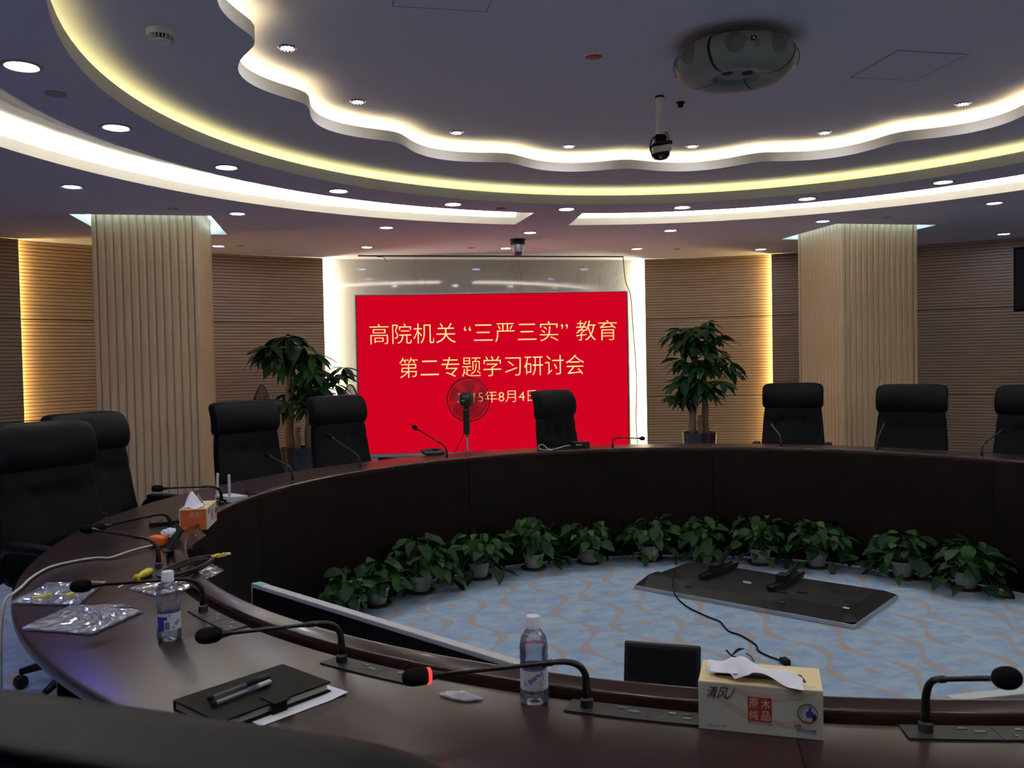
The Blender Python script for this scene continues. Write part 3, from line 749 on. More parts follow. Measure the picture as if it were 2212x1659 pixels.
fp = [(RI + 0.004, 0.06), (RI + 0.004, 0.748), (RI + 0.024, 0.748), (RI + 0.024, 0.0), (RI + 0.012, 0.0), (RI + 0.012, 0.06)]
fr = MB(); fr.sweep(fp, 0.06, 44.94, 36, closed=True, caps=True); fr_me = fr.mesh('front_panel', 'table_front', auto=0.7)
sp = MB(); sp.box((0, (2.32 + 2.70) / 2, 0.355), (0.03, 0.38, 0.70)); sp_me = sp.mesh('side_panel', 'table_front')
mat('seam_dark', (0.002, 0.001, 0.001), 0.9)
for k in range(8):
    M = Matrix.Rotation(-rad(22.6 + 45 * k), 4, 'Z')
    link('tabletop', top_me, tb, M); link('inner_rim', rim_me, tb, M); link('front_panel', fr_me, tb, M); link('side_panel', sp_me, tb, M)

# ------------------------------------------------------------------ microphones
MICS = [  # base az, head position, label
    (-119.0, (-2.367, -1.22, 0.859), 'microphone arching over the plastic bags and behind the left water bottle', 0),
    (-134.0, (-1.964, -1.839, 0.891), 'microphone whose head hangs right above the black notebook', 0),
    (-148.3, (-1.576, -2.078, 0.859), 'microphone with a glowing red ring beside the near water bottle', 1),
    (-162.8, (-0.796, -2.568, 0.962), 'microphone at the lower right border with its head seen end on', 0),
    (-104.1, (-2.563, -0.441, 0.871), 'microphone arching over the orange packet towards the nearest left chair', 0),
    (-89.7, (-2.620, -0.08, 0.812), 'microphone in front of the orange tissue box end', 0),
    (-72.9, (-2.542, 0.613, 0.859), 'microphone in front of the white router, its head before the column', 0),
    (-56.2, (-2.128, 1.587, 0.895), 'microphone behind the router, its head before the chair right of the left column', 0),
    (-42.1, (-1.779, 1.909, 0.967), 'microphone in front of the chair beside the display left edge', 0),
    (-25.2, (-1.198, 2.453, 0.959), 'microphone left of the pedestal fan, before the red display', 0),
    (5.3, (0.511, 2.554, 0.812), 'microphone bent right before the display lower right corner', 0),
    (34.0, (1.437, 2.317, 0.909), 'microphone in front of the chair left of the right column', 0),
    (49.2, (2.042, 1.825, 0.922), 'microphone in front of the chair before the right column', 0),
    (64.7, (2.442, 1.184, 0.908), 'microphone before the wood wall near the right border', 0)]
for az, hd, lab, red in MICS:
    b = pol(2.382, az, TH); hd = Vector(hd)
    t = thing('microphone', 'black gooseneck ' + lab, 'microphone', b, -rad(az), 'gooseneck microphones on the ring table')
    inv = (Matrix.Translation(b) @ Matrix.Rotation(-rad(az), 4, 'Z')).inverted()
    h = inv @ hd
    # plate: local x = +azimuth direction, y = outwards
    m = MB(); pr = [(2.356, 0.0), (2.356, 0.0035), (2.412, 0.0035), (2.412, 0.0)]
    m2 = MB(); m2.sweep(pr, -5.1, 0.9, 8, closed=True, caps=True)
    m.add([(x, y - 2.382, z) for x, y, z in m2.v], m2.f); m.build('console_plate', 'grey_metal', t, auto=0.6)
    pv = MB()
    def lp(a, r, z): q = pol(r, a, z); return Vector((q.x, q.y - 2.382, q.z))
    for a, r, sx_, sy_ in ((-1.6, 2.370, 0.016, 0.004), (-2.2, 2.382, 0.020, 0.006), (-3.9, 2.372, 0.012, 0.008), (-4.6, 2.372, 0.014, 0.004), (-4.6, 2.390, 0.014, 0.006), (-3.5, 2.398, 0.004, 0.004)):
        q = lp(a, r, 0.004); pv = MB(); pv.box(tuple(q), (sx_, sy_, 0.002), -rad(a)); pv.build('button', 'button_grey', t)
    q = lp(-2.85, 2.384, 0.0035); pv = MB(); pv.box(tuple(q), (0.001, 0.056, 0.0012), rad(2.85)); pv.build('joint', 'dark_inside', t)
    m = MB(); m.lathe([(0.001, 0.003), (0.0125, 0.003), (0.0125, 0.018), (0.010, 0.020), (0.001, 0.020)], 16); m.build('socket', 'grey_metal', t, auto=0.5)
    m = MB(); m.lathe([(0.0100, 0.018), (0.0108, 0.020), (0.0100, 0.022)], 16); m.build('socket_ring', 'chrome', t, smooth=True)
    e = Vector((0, 0, 0.095)); d = (h - e).normalized(); hs = h - d * 0.042
    ctrl = spline([(0, 0, 0.02), (0, 0, 0.045)] , 2) + bez((0, 0, 0.05), Vector((0, 0, 0.098)), e + d * 0.07, 10)
    rs = [0.0088, 0.0085, 0.008] + [0.0075 - 0.0022 * i / 10 for i in range(11)]
    rs = (rs + [0.0053] * 50)[:len(ctrl)]
    pts = ctrl + [e + d * 0.071, e + d * 0.09, e + d * 0.092, hs]
    m = MB(); m.tube(pts, rs + [0.0065, 0.0062, 0.0042, 0.0042], 10); m.build('gooseneck', 'black_plastic', t, smooth=True)
    rot = d.to_track_quat('Z', 'Y').to_matrix().to_4x4()
    m = MB(); m.lathe([(0.0045, -0.045), (0.0085, -0.026), (0.0085, -0.018)], 14, tuple(h), M=rot); m.build('capsule_neck', 'black_plastic', t, smooth=True)
    if red:
        m = MB(); m.lathe([(0.0130, -0.021), (0.0145, -0.0195), (0.0145, -0.0165), (0.0130, -0.015)], 20, tuple(h), M=rot); m.build('light_ring', 'red_glow', t, smooth=True)
    m = MB(); m.lathe([(0.001, -0.021), (0.011, -0.0195), (0.0150, -0.012), (0.0162, 0.0), (0.0160, 0.012), (0.0135, 0.023), (0.008, 0.029), (0.001, 0.031)], 18, tuple(h), M=rot)
    fo = m.build('foam_windscreen', 'black_foam', t, smooth=True)

# ================================================================== CHAIRS
def make_chair():
    t = thing('office_chair', 'x', 'chair')
    seat_z = 0.47
    def seatfn(p):
        p = p.copy(); f = max(0, p.y / 0.25)
        p.z += -0.02 * f * f + 0.012 * (abs(p.x) / 0.25) ** 2 * (1 if p.z > 0 else 0); return p
    superq(0.52, 0.50, 0.11, 5, 10, seatfn, (0, 0.02, seat_z)).build('seat', 'leather', t, smooth=True)
    rec = rad(9)
    def bk(p):                    # p.z 0..: height along the back
        p = p.copy(); hz = (p.z + 0.28) / 0.56            # 0 bottom 1 top
        wsc = 1.0 - 0.14 * hz; p.x *= wsc * 1.0
        if p.y > 0:               # front: tufted with stitch lines
            d = 0
            for xs in (-0.085, 0.085): d += 0.010 * math.exp(-((p.x - xs * wsc) / 0.010) ** 2) * (1 if p.z < 0.14 else math.exp(-((p.z - 0.14) / 0.02) ** 2))
            d += 0.008 * math.exp(-((p.z - 0.10) / 0.010) ** 2)
            for xs in (-0.085, 0.085): d += 0.012 * math.exp(-((p.x - xs * wsc) / 0.03) ** 2 - ((p.z - 0.10) / 0.03) ** 2)
            p.y -= d
        p.y += 0.03 * (2 * hz - 1) ** 2 * 0.6
        # recline
        z = p.z + 0.28; y = p.y
        return Vector((p.x, -0.215 + y - sin(rec) * z, 0.47 + cos(rec) * z))
    superq(0.54, 0.10, 0.60, 6, 22, bk).build('backrest', 'leather', t, smooth=True)
    def hdf(p):
        p = p.copy(); hz = (p.z + 0.11) / 0.22
        p.y += 0.035 * (1 - (2 * hz - 1) ** 2) - 0.015
        if p.y < 0: p.y *= 0.8
        z = p.z
        return Vector((p.x, -0.215 - sin(rec) * 0.62 + 0.012 + p.y - sin(rec) * z, 0.47 + cos(rec) * 0.60 + cos(rec) * z))
    superq(0.50, 0.125, 0.232, 6.5, 20, hdf).build('headrest', 'leather', t, smooth=True)
    for sx in (-1, 1):
        a = MB(); x = sx * 0.285
        a.tube(spline([(x, -0.20, 0.50), (x, -0.19, 0.60), (x, -0.12, 0.655), (x, 0.10, 0.66), (x, 0.19, 0.63), (x, 0.21, 0.52), (x, 0.16, 0.43), (x * 0.75, 0.1, 0.415)], 4), 0.017, 8)
        arm = a.build('armrest', 'black_plastic', t, smooth=True)
        superq(0.062, 0.30, 0.035, 4, 8, None, (x, 0.0, 0.672)).build('arm_pad', 'leather', arm, smooth=True)
    m = MB(); m.box((0, 0, 0.40), (0.24, 0.26, 0.035)); m.build('seat_plate', 'matt_black', t, bevel=0.006)
    m = MB(); m.lathe([(0.001, 0.39), (0.027, 0.39), (0.027, 0.25), (0.036, 0.24), (0.036, 0.10), (0.001, 0.10)], 16); m.build('gas_post', 'grey_metal', t, auto=0.5)
    for k in range(5):
        a = 2 * pi * k / 5 + 0.3; d = Vector((cos(a), sin(a), 0))
        m = MB(); m.tube([d * 0.03 + Vector((0, 0, .12)), d * 0.16 + Vector((0, 0, .11)), d * 0.30 + Vector((0, 0, .075))], [0.028, 0.022, 0.014], 8); lg = m.build('leg', 'black_plastic', t, smooth=True)
        m = MB(); q = d * 0.30; M = Matrix.Rotation(a + 0.8, 4, 'Z') @ Matrix.Rotation(pi / 2, 4, 'X')
        m.lathe([(0.001, -0.02), (0.026, -0.02), (0.030, -0.012), (0.030, 0.012), (0.026, 0.02), (0.001, 0.02)], 14, (q.x, q.y, 0.031), M=M); m.build('caster', 'black_plastic', lg, auto=0.6)
    return t
ch0 = make_chair()
TOPOFF = 0.325     # distance from chair origin back to the headrest
CH = [(2.13, 3.23, 211.5, 'black leather chair in front of the left face of the right column'),
      (2.59, 2.27, 226, 'black leather chair in front of the slatted right face of the right column'),
      (-0.065, 3.08, 137, 'black leather chair turned sideways before the red display'),
      (-2.37, 2.52, 139, 'black leather chair just right of the left column'),
      (-1.755, 3.13, 142, 'black leather chair overlapping the left edge of the display'),
      (-3.12, 1.56, 124, 'black leather chair before the left column, half behind the nearest left chair'),
      (-3.09, 0.74, 128, 'large black leather chair at the left border facing the table'),
      (3.06, 1.573, 243, 'black leather chair cut off by the right border'),
      (-1.86, -2.985, 30.4, 'black leather chair in the bottom left corner, its back to the viewer')]
for i, (x, y, az, lab) in enumerate(CH):
    c = ch0 if i == 0 else copy_tree(ch0)
    f = Vector((sin(rad(az)), cos(rad(az)), 0)); c.location = Vector((x, y, 0)) + f * TOPOFF
    c.rotation_euler = (0, 0, -rad(az)); tag(c, lab, 'chair', 'black leather chairs around the ring table')

# ================================================================== FANS
def fan(x, y, zc, az, lab, tilt=0.0):
    t = thing('pedestal_fan', lab, 'fan', (x, y, 0), -rad(az), 'black pedestal fans')
    # faces +y locally, motor at -y
    m = MB(); m.lathe([(0.001, 0), (0.20, 0), (0.195, 0.02), (0.04, 0.035), (0.03, 0.05), (0.001, 0.05)], 32); m.build('base', 'fan_black', t, auto=0.5)
    m = MB(); m.tube([(0, -0.10, 0.03), (0, -0.10, zc - 0.25)], 0.011, 12); m.build('pole', 'fan_pole', t, smooth=True)
    m = MB(); m.box((0, -0.10, zc - 0.20), (0.062, 0.05, 0.24)); m.build('control_box', 'fan_black', t, bevel=0.014)
    m = MB(); m.tube([(0, -0.10, zc - 0.12), (0, -0.10, zc - 0.03)], [0.026, 0.018], 10); m.build('neck', 'fan_black', t)
    def mo(p): return Vector((p.x, p.y, p.z))
    superq(0.125, 0.16, 0.135, 3.2, 10, mo, (0, -0.11, zc + 0.008)).build('motor_housing', 'fan_black', t, smooth=True)
    M = Matrix.Rotation(-pi / 2, 4, 'X')
    g = MB()
    for k in range(60):
        a = 2 * pi * k / 60; d = Vector((cos(a), 0, sin(a)))
        g.tube([Vector((0, 0.055, zc)) + d * 0.035, Vector((0, 0.045, zc)) + d * 0.13, Vector((0, 0.0, zc)) + d * 0.205], 0.0015, 3, False)
        g.tube([Vector((0, -0.045, zc)) + d * 0.055, Vector((0, -0.04, zc)) + d * 0.13, Vector((0, 0.0, zc)) + d * 0.205], 0.0015, 3, False)
    gr = g.build('guard_wire', 'fan_black', t); gr['kind'] = 'stuff'
    m = MB()
    for R_, yy, rr in ((0.205, 0.0, 0.005), (0.205, 0.006, 0.003), (0.145, 0.042, 0.0014), (0.145, -0.036, 0.0014), (0.10, 0.05, 0.0014), (0.175, 0.022, 0.0014), (0.175, -0.02, 0.0014)):
        m.tube([(R_ * cos(2 * pi * k / 48), yy, zc + R_ * sin(2 * pi * k / 48)) for k in range(49)], rr, 6, False)
    m.build('guard_ring', 'fan_black', t, smooth=True)
    for k in range(5):
        bl = MB(); a0 = 2 * pi * k / 5
        def P(u, v):
            r = 0.03 + 0.15 * u; a = a0 + (v - 0.5) * (1.0 - 0.15 * u) + 0.35 * u
            return (r * cos(a), 0.018 * (v - 0.5) * 2, zc + r * sin(a))
        bl.grid(P, 6, 4); bl.build('blade', 'fan_blade', t, smooth=True)
    m = MB(); m.lathe([(0.001, -0.02), (0.03, -0.02), (0.03, 0.02), (0.02, 0.03), (0.001, 0.032)], 20, (0, 0, zc), M=M); m.build('hub', 'fan_black', t, auto=0.5)
    return t
mat('fan_pole', (0.16, 0.16, 0.18), 0.35, 0.8)
mat('fan_blade', (0.05, 0.03, 0.04), 0.3, alpha=0.35)
fa = fan(-0.53, 4.42, 1.056, 20, 'black pedestal fan seen from behind before the red display')
m = MB(); m.box((-0.012, -0.191, 1.056), (0.03, 0.001, 0.005)); m.build('badge', 'ink_white', fa)
m = MB(); m.tube(spline([(0.0, -0.12, 0.78), (-0.06, -0.16, 0.66), (-0.15, -0.2, 0.45), (-0.2, -0.22, 0.02)]), 0.003, 5); m.build('power_cord', 'matt_black', fa, smooth=True)
fan(-1.62, 4.43, 1.02, 72, 'black pedestal fan turned sideways behind the chair at the display left edge')
fan(-2.39, 4.28, 1.04, -80, 'black pedestal fan seen edge on left of the left potted tree')

# ================================================================== PLANTS
def leaf_mesh(name, mt, L, Wd, tip=0.25, cup=0.12, heart=0.0, droop=0.25, ns=6):
    """leaf along +y, lying in xy, veined fold along the midrib"""
    m = MB(); vs = []; fs = []
    for i in range(ns + 1):
        t = i / ns; w_ = Wd / 2 * (sin(pi * min(t ** (0.75 if heart else 0.95), 1)) ** (0.75 if heart else 1.0)) if 0 < t < 1 else 0.0008
        if heart and i == 0: w_ = Wd * 0.16
        y = L * t - (heart * L * 0.14 if i == 0 else 0)
        z = -droop * L * t * t
        vs += [(-w_, y + (0 if i else -0.0), z + cup * w_), (0, L * t, z), (w_, y, z + cup * w_)]
    for i in range(ns):
        a = 3 * i; fs += [(a, a + 1, a + 4, a + 3), (a + 1, a + 2, a + 5, a + 4)]
    m.add(vs, fs); return m.mesh(name, mt, smooth=True)
POTHOS = [leaf_mesh('leaf', mt, L, Wd, cup=0.3, heart=1.0, droop=dr, ns=5) for mt, L, Wd, dr in
          (('leaf_green', 0.085, 0.062, 0.25), ('leaf_green', 0.10, 0.070, 0.4), ('leaf_deep', 0.105, 0.074, 0.3), ('leaf_deep', 0.085, 0.06, 0.5), ('leaf_light', 0.06, 0.042, 0.2))]
def orient(d, upv=Vector((0, 0, 1)), roll=0.0):
    d = d.normalized(); x = d.cross(upv)
    x = x.normalized() if x.length > 1e-4 else Vector((1, 0, 0))
    z = x.cross(d); M = Matrix((x, d, z)).transposed().to_4x4()
    return M @ Matrix.Rotation(roll, 4, 'Y')
potm = MB(); potm.lathe([(0.001, 0.014), (0.053, 0.014), (0.060, 0.04), (0.068, 0.085), (0.073, 0.090), (0.075, 0.108), (0.069, 0.108), (0.066, 0.094), (0.001, 0.092)], 28); pot_me = potm.mesh('pot', 'pot_white', auto=0.6)
soilm = MB(); soilm.disc((0, 0, 0.096), 0.067, 20); soil_me = soilm.mesh('soil', 'soil')
saum = MB(); saum.lathe([(0.001, 0.004), (0.001, 0.0), (0.075, 0.0), (0.090, 0.014), (0.086, 0.016), (0.073, 0.006), (0.001, 0.006)], 28); sau_me = saum.mesh('saucer', 'saucer_brown', auto=0.7)
def pothos(r, az, nleaf, spread, hgt, lab, seed, trail=()):
    rng = random.Random(seed); nleaf = int(nleaf * 1.5)
    t = thing('potted_pothos', lab, 'plant', pol(r, az, 0), -rad(az), 'potted pothos plants along the inside of the table')
    link('pot', pot_me, t); link('saucer', sau_me, t); link('soil', soil_me, t)
    st = MB()
    for k in range(nleaf):
        a = rng.random() * 2 * pi; q = rng.random()
        rad_ = spread * (0.15 + 0.85 * q ** 0.7); z = 0.12 + hgt * (0.25 + 0.75 * rng.random()) * (1 - 0.55 * q)
        if q > 0.75 and rng.random() < 0.5: z = 0.05 + 0.07 * rng.random()
        tip = Vector((rad_ * cos(a), rad_ * sin(a), z))
        if tip.y > 2.20 - r: tip.y = 2.20 - r - 0.03 * rng.random()
        base = Vector((0.03 * cos(a), 0.03 * sin(a), 0.09))
        midp = (base + tip) / 2 + Vector((0, 0, 0.06 + 0.04 * rng.random()))
        st.tube(bez(base, midp, tip, 4), 0.0018, 4, False)
        out = Vector((tip.x, tip.y, 0)); out = out.normalized() if out.length > .01 else Vector((1, 0, 0))
        if tip.y + r > 2.13: out.y = min(out.y, 0.0)
        d = out + Vector((rng.uniform(-.6, .6), rng.uniform(-.6, .6) - (0.3 if tip.y + r > 2.1 else 0), rng.uniform(-0.75, 0.35)))
        link('leaf', rng.choice(POTHOS), t, Matrix.Translation(tip) @ orient(d, roll=rng.uniform(-.5, .5)) @ Matrix.Scale(rng.uniform(0.8, 1.15), 4))
    for (dx, dy, n_) in trail:
        pts = spline([(0.03, 0, 0.1), (dx * 0.3, dy * 0.3, 0.15), (dx * 0.7, dy * 0.7, 0.06), (dx, dy, 0.02)], 5); st.tube(pts, 0.002, 4, False)
        for k in range(n_):
            p = pts[int(4 + (len(pts) - 5) * k / max(1, n_ - 1))]; d = Vector((rng.uniform(-1, 1), rng.uniform(-1, .2), rng.uniform(-.2, .4)))
            link('leaf', rng.choice(POTHOS), t, Matrix.Translation(p + Vector((0, 0, 0.02))) @ orient(d, roll=rng.uniform(-.6, .6)) @ Matrix.Scale(rng.uniform(0.8, 1.2), 4))
    st.build('stem', 'stem_green', t)
PT = [(2.12, -53.0, 46, .17, .16, 'potted pothos half hidden behind the leaning flat screen, first on the left', ()),
      (2.12, -46.0, 48, .17, .17, 'potted pothos with visible white pot, second from the left', ()),
      (2.10, -36.5, 74, .21, .25, 'bushy potted pothos, third from the left', ()),
      (2.11, -23.7, 70, .21, .23, 'bushy potted pothos, fourth from the left, with a pale leaf', ()),
      (2.13, -12.1, 66, .20, .25, 'potted pothos, fifth from the left, with one tall leaf', ()),
      (2.14, -1.0, 46, .17, .20, 'potted pothos whose runner trails right, sixth from the left', ((0.30, 0.0, 4),)),
      (2.14, 10.6, 52, .18, .20, 'potted pothos straight behind the left end of the lying television', ((-0.22, 0.0, 4), (0.2, -.02, 4))),
      (2.14, 20.7, 48, .16, .21, 'neat potted pothos behind the middle of the lying television', ()),
      (2.09, 30.8, 74, .18, .25, 'tall potted pothos with leaves hiding its pot, eighth from the left', ()),
      (2.12, 40.7, 66, .20, .20, 'potted pothos with a long runner trailing to the right', ((0.36, -.06, 7), (0.42, -0.14, 7))),
      (2.13, 55.1, 50, .19, .19, 'potted pothos with visible white pot, second from the right', ()),
      (2.13, 65.4, 72, .22, .18, 'spreading potted pothos nearest the right border', ((0.25, -.05, 5), (-.22, 0, 4)))]
for i, (r, az, nl, sp_, hg, lab, tr) in enumerate(PT): pothos(r, az, nl, sp_, hg, lab, 100 + i, tr)

PACH = [leaf_mesh('leaf', mt, L, Wd, cup=0.22, droop=dr, ns=6) for mt, L, Wd, dr in
        (('pachira_green', 0.20, 0.066, 0.3), ('pachira_green', 0.17, 0.06, 0.15), ('pachira_deep', 0.21, 0.07, 0.45), ('pachira_deep', 0.16, 0.062, 0.3))]
def pachira(x, y, lab, seed, trunks, clusters, rz=0.0):
    rng = random.Random(seed); t = thing('potted_tree', lab, 'plant', (x, y, 0), rz, 'potted money trees by the back wall')
    m = MB(); m.lathe([(0.001, 0.0), (0.125, 0.0), (0.130, 0.02), (0.178, 0.60), (0.182, 0.625), (0.172, 0.625), (0.165, 0.58), (0.001, 0.57)], 36); m.build('pot', 'pot_navy', t, auto=0.6)
    m = MB(); m.disc((0, 0, 0.585), 0.166, 28); m.build('soil', 'soil', t)
    for (p0, p1, r0, r1) in trunks:
        p0, p1 = Vector(p0), Vector(p1); n_ = 8
        m = MB(); m.tube([p0.lerp(p1, k / n_) + Vector((0.006 * sin(k * 1.7 + seed), 0, 0)) for k in range(n_ + 1)], [r0 + (r1 - r0) * k / n_ for k in range(n_ + 1)], 12); m.build('trunk', 'bark', t, smooth=True)
    st = MB()
    for (b0, c0_, nlf, size) in clusters:
        b0, c0_ = Vector(b0), Vector(c0_)
        st.tube(bez(b0, (b0 + c0_) / 2 + Vector((0, 0, 0.07)), c0_, 5), 0.0045, 5, False)
        axis = (c0_ - b0); axis.z = 0; axis = axis.normalized() if axis.length > .02 else Vector((1, 0, 0))
        ph = rng.random() * 6
        for k in range(nlf):
            a = ph + 2 * pi * k / nlf + rng.uniform(-.25, .25)
            d = Vector((cos(a), sin(a), 0)) + axis * 0.45 + Vector((0, 0, rng.uniform(-0.75, 0.15)))
            p = c0_ + d.normalized() * 0.012
            link('leaf', rng.choice(PACH), t, Matrix.Translation(p) @ orient(d, roll=rng.uniform(-.4, .4)) @ Matrix.Scale(size * rng.uniform(0.85, 1.12), 4))
    st.build('stem', 'stem_green', t)
rng = random.Random(5)
cl = []
def crown(base, c, rx, ry, rz_, n, sz=1.0, seed=1):
    r = random.Random(seed); out = []
    for k in range(n):
        while True:
            p = Vector((r.uniform(-1, 1), r.uniform(-1, 1), r.uniform(-1, 1)))
            if 0.25 < p.length < 1: break
        out.append((base, (c[0] + p.x * rx, c[1] + p.y * ry, c[2] + p.z * rz_), r.choice((6, 6, 7, 7)), sz * r.uniform(.9, 1.15)))
    return out
# local x is across the view, z up; tops measured against the wall
clL = crown((-0.09, 0, 1.28), (-0.06, 0, 1.56), .25, .20, .15, 20, 1.1, 11) + crown((0.10, 0, 1.10), (0.20, 0.0, 1.30), .22, .18, .14, 15, 1.05, 12) + crown((0.0, 0, 1.0), (0.02, -.02, 1.10), .22, .18, .10, 13, 1, 13)
clL += [((-.05, 0, 1.5), (-.30, 0, 1.55), 6, 1.0), ((.2, 0, 1.3), (.44, 0, 1.38), 6, 1.0), ((0, 0, .86), (0, -.06, .93), 5, .4)]
pachira(-2.11, 4.92, 'tall potted money tree with two trunks between the left fans', 1,
        [((-0.09, 0, 0.57), (-0.08, 0, 1.35), 0.046, 0.026), ((0.09, 0.02, 0.57), (0.10, 0, 1.2), 0.045, 0.026), ((0.0, -0.05, 0.57), (0.0, -0.05, 0.82), 0.028, 0.026)], clL, -A0)
clR = crown((-0.03, 0, 1.45), (-0.02, 0, 1.64), .24, .2, .12, 17, 1.1, 21) + crown((0.02, 0, 1.2), (0.08, 0, 1.38), .28, .2, .13, 16, 1.05, 22) + crown((0.02, 0, 1.0), (0.03, -.03, 1.15), .27, .2, .11, 13, 1.05, 23) + crown((0.0, 0, .95), (0.02, -.02, .97), .24, .16, .06, 5, .85, 24)
clR += [((0, 0, 1.6), (.10, 0, 1.78), 5, .95), ((-.1, 0, 1.5), (-.30, 0, 1.64), 5, 1.05), ((.1, 0, 1.2), (.34, 0, 1.26), 6, 1.1), ((-.05, 0, 1.0), (-.26, 0, 1.02), 6, 1.0)]
pachira(1.98, 4.88, 'tall potted money tree between the display and the right column', 2,
        [((-0.075, 0, 0.57), (-0.03, 0, 1.45), 0.040, 0.022), ((0.07, 0.02, 0.57), (0.05, 0, 1.35), 0.042, 0.022), ((-0.0, -0.05, 0.57), (-0.0, -0.05, 0.80), 0.030, 0.028)], clR, -A0)

# ================================================================== SCREENS INSIDE THE RING
# television lying face down
P0, P1 = Vector((0.035, 1.415, 0)), Vector((0.86, 0.365, 0)); ax = (P1 - P0); TL = ax.length; ax.normalize(); TWd = 0.72
t = thing('lying_television', 'large flat television lying face down on the carpet, silver edged', 'television', tuple(P0), atan2(ax.y, ax.x))
def bx(m, x0, x1, y0, y1, z0, z1_): m.box(((x0 + x1) / 2, (y0 + y1) / 2, (z0 + z1_) / 2), (x1 - x0, y1 - y0, z1_ - z0)); return m
bx(MB(), 0, TL, 0, TWd, 0.0, 0.024).build('bezel', 'silver', t, bevel=0.004)
m = MB()
def shellz(y): return 0.088 if y < 0.16 else (0.088 - 0.03 * min(1, (y - 0.16) / 0.05))
ys = [0.004, 0.05, 0.155, 0.20, 0.55, 0.68, TWd - 0.006]; zs = [0.024, 0.088, 0.088, 0.072, 0.066, 0.045, 0.024]
xs = [0.006, 0.07, 0.16, 0.30, 0.34, 0.90, 0.95, TL - 0.07, TL - 0.006]
def hz(i, j):
    z = zs[j]
    if i in (0, len(xs) - 1): z = 0.024
    if j == 1 and xs[i] > 0.32 and xs[i] < 0.93: z = 0.070
    if j == 2 and xs[i] > 0.32 and xs[i] < 0.93: z = 0.074
    return z
def yy_(i, j):
    if j == 1: return 0.06 if not (0.32 < xs[i] < 0.93) else 0.03
    return ys[j]
vs = [(xs[i], yy_(i, j), hz(i, j)) for j in range(len(ys)) for i in range(len(xs))]
fs = [(j * len(xs) + i, j * len(xs) + i + 1, (j + 1) * len(xs) + i + 1, (j + 1) * len(xs) + i) for j in range(len(ys) - 1) for i in range(len(xs) - 1)]
m.add(vs, fs); m.build('back_shell', 'tv_back' if 'tv_back' in MATS else 'black_plastic', t, auto=0.35)
for x, th in ((0.37, 62), (0.80, 35)):
    m = MB(); m.box((x, 0.40, 0.083), (0.045, 0.42, 0.022)); m.box((x - 0.022, 0.40, 0.094), (0.004, 0.44, 0.02)); m.box((x + 0.022, 0.40, 0.094), (0.004, 0.44, 0.02)); rl = m.build('mount_rail', 'matt_black', t)
    e = Vector((x + .02, 0.44 + 0.10 * cos(rad(th)), 0.10 + 0.12 * sin(rad(th))))
    m = MB(); m.tube([(x, 0.36, 0.10), tuple(e)], 0.017, 6); m.box((x, 0.36, 0.115), (0.06, 0.09, 0.045)); m.build('tilt_arm', 'matt_black', rl)
    m = MB(); m.lathe([(0.001, -.006), (0.020, -.006), (0.020, 0.006), (0.001, 0.006)], 12, tuple(e + Vector((0, 0, .008)))); m.build('knob', 'matt_black', rl)
    for yv in (0.20, 0.60):
        m = MB(); m.lathe([(0.001, 0.004), (0.007, 0.003), (0.008, 0)], 10, (x, yv, 0.095)); m.build('screw', 'chrome', rl)
m = MB()
for x, y, a, b in ((0.60, 0.30, 0.05, 0.010), (0.615, 0.275, 0.05, 0.010), (1.27, 0.06, 0.03, 0.02)): m.box((x, y, 0.0735 if y > .1 else 0.088), (a, b, 0.002))
m.build('sticker', 'ink_white', t)
m = MB()
m.box((1.10, 0.44, 0.0675), (0.17, 0.17, 0.003)); m.box((0.95, 0.27, 0.0735), (0.06, 0.03, 0.002)); m.box((0.86, 0.21, 0.0745), (0.05, 0.03, 0.002)); m.box((1.24, 0.20, 0.0745), (0.07, 0.06, 0.002)); m.build('recess', 'matt_black', t)
m = MB()
for x in (0.36, 0.92): m.box((x, 0.038, 0.055), (0.05, 0.03, 0.03))
m.build('foot_socket', 'dark_inside', t)
m = MB(); m.box((0.045, 0.44, 0.10), (0.006, 0.006, 0.07), M=Matrix.Rotation(0.2, 4, 'Y')); m.build('cable_clip', 'matt_black', t)
# its cord on the carpet
iv = t.matrix_basis.inverted() if False else (Matrix.Translation(P0) @ Matrix.Rotation(atan2(ax.y, ax.x), 4, 'Z')).inverted()
W_ = [(0.34, 1.52, 0.08), (0.30, 1.42, 0.083), (0.255, 1.32, 0.092), (0.215, 1.235, 0.085), (0.197, 1.165, 0.03), (0.196, 1.08, 0.006), (0.192, 0.923, 0.006), (0.224, 0.744, .006), (0.249, 0.652, .006), (0.223, 0.497, .006), (0.251, 0.413, .006), (0.257, 0.266, .006), (0.229, 0.183, .006), (0.239, 0.101, .006), (0.26, 0.032, .008)]
m = MB(); m.tube(spline([iv @ Vector(p) for p in W_], 5), 0.0045, 6); crd = m.build('power_cord', 'matt_black', t, smooth=True)
m = MB(); m.box(tuple(iv @ Vector((0.268, 0.0, 0.014))), (0.032, 0.05, 0.026), 0.9); m.build('plug', 'matt_black', crd, bevel=0.004)
# dark scrap of cable tie on the carpet
t = thing('cable_scrap', 'small black cable scrap with teal end lying on the carpet', 'cable scrap', (0.095, 0.09, 0))
m = MB(); m.tube(spline([(-.045, .06, .035), (-.03, .03, .015), (0, .0, .012), (.035, -.04, .006)], 4), [0.004] * 13, 6); m.build('strip', 'matt_black', t, smooth=True)
m = MB(); m.grid(lambda u, v: (-.03 + .10 * u, .03 + .03 * u + (v - .5) * .03 * sin(pi * min(1, u + .1)), .02 + .02 * sin(pi * u)), 6, 2); m.build('flap', 'matt_black', t, smooth=True)
m = MB(); m.tube([(0.03, 0.01, 0.03), (0.045, -0.01, 0.02), (0.045, -.04, 0.006)], 0.004, 6); m.build('teal_end', 'teal_plastic', t)

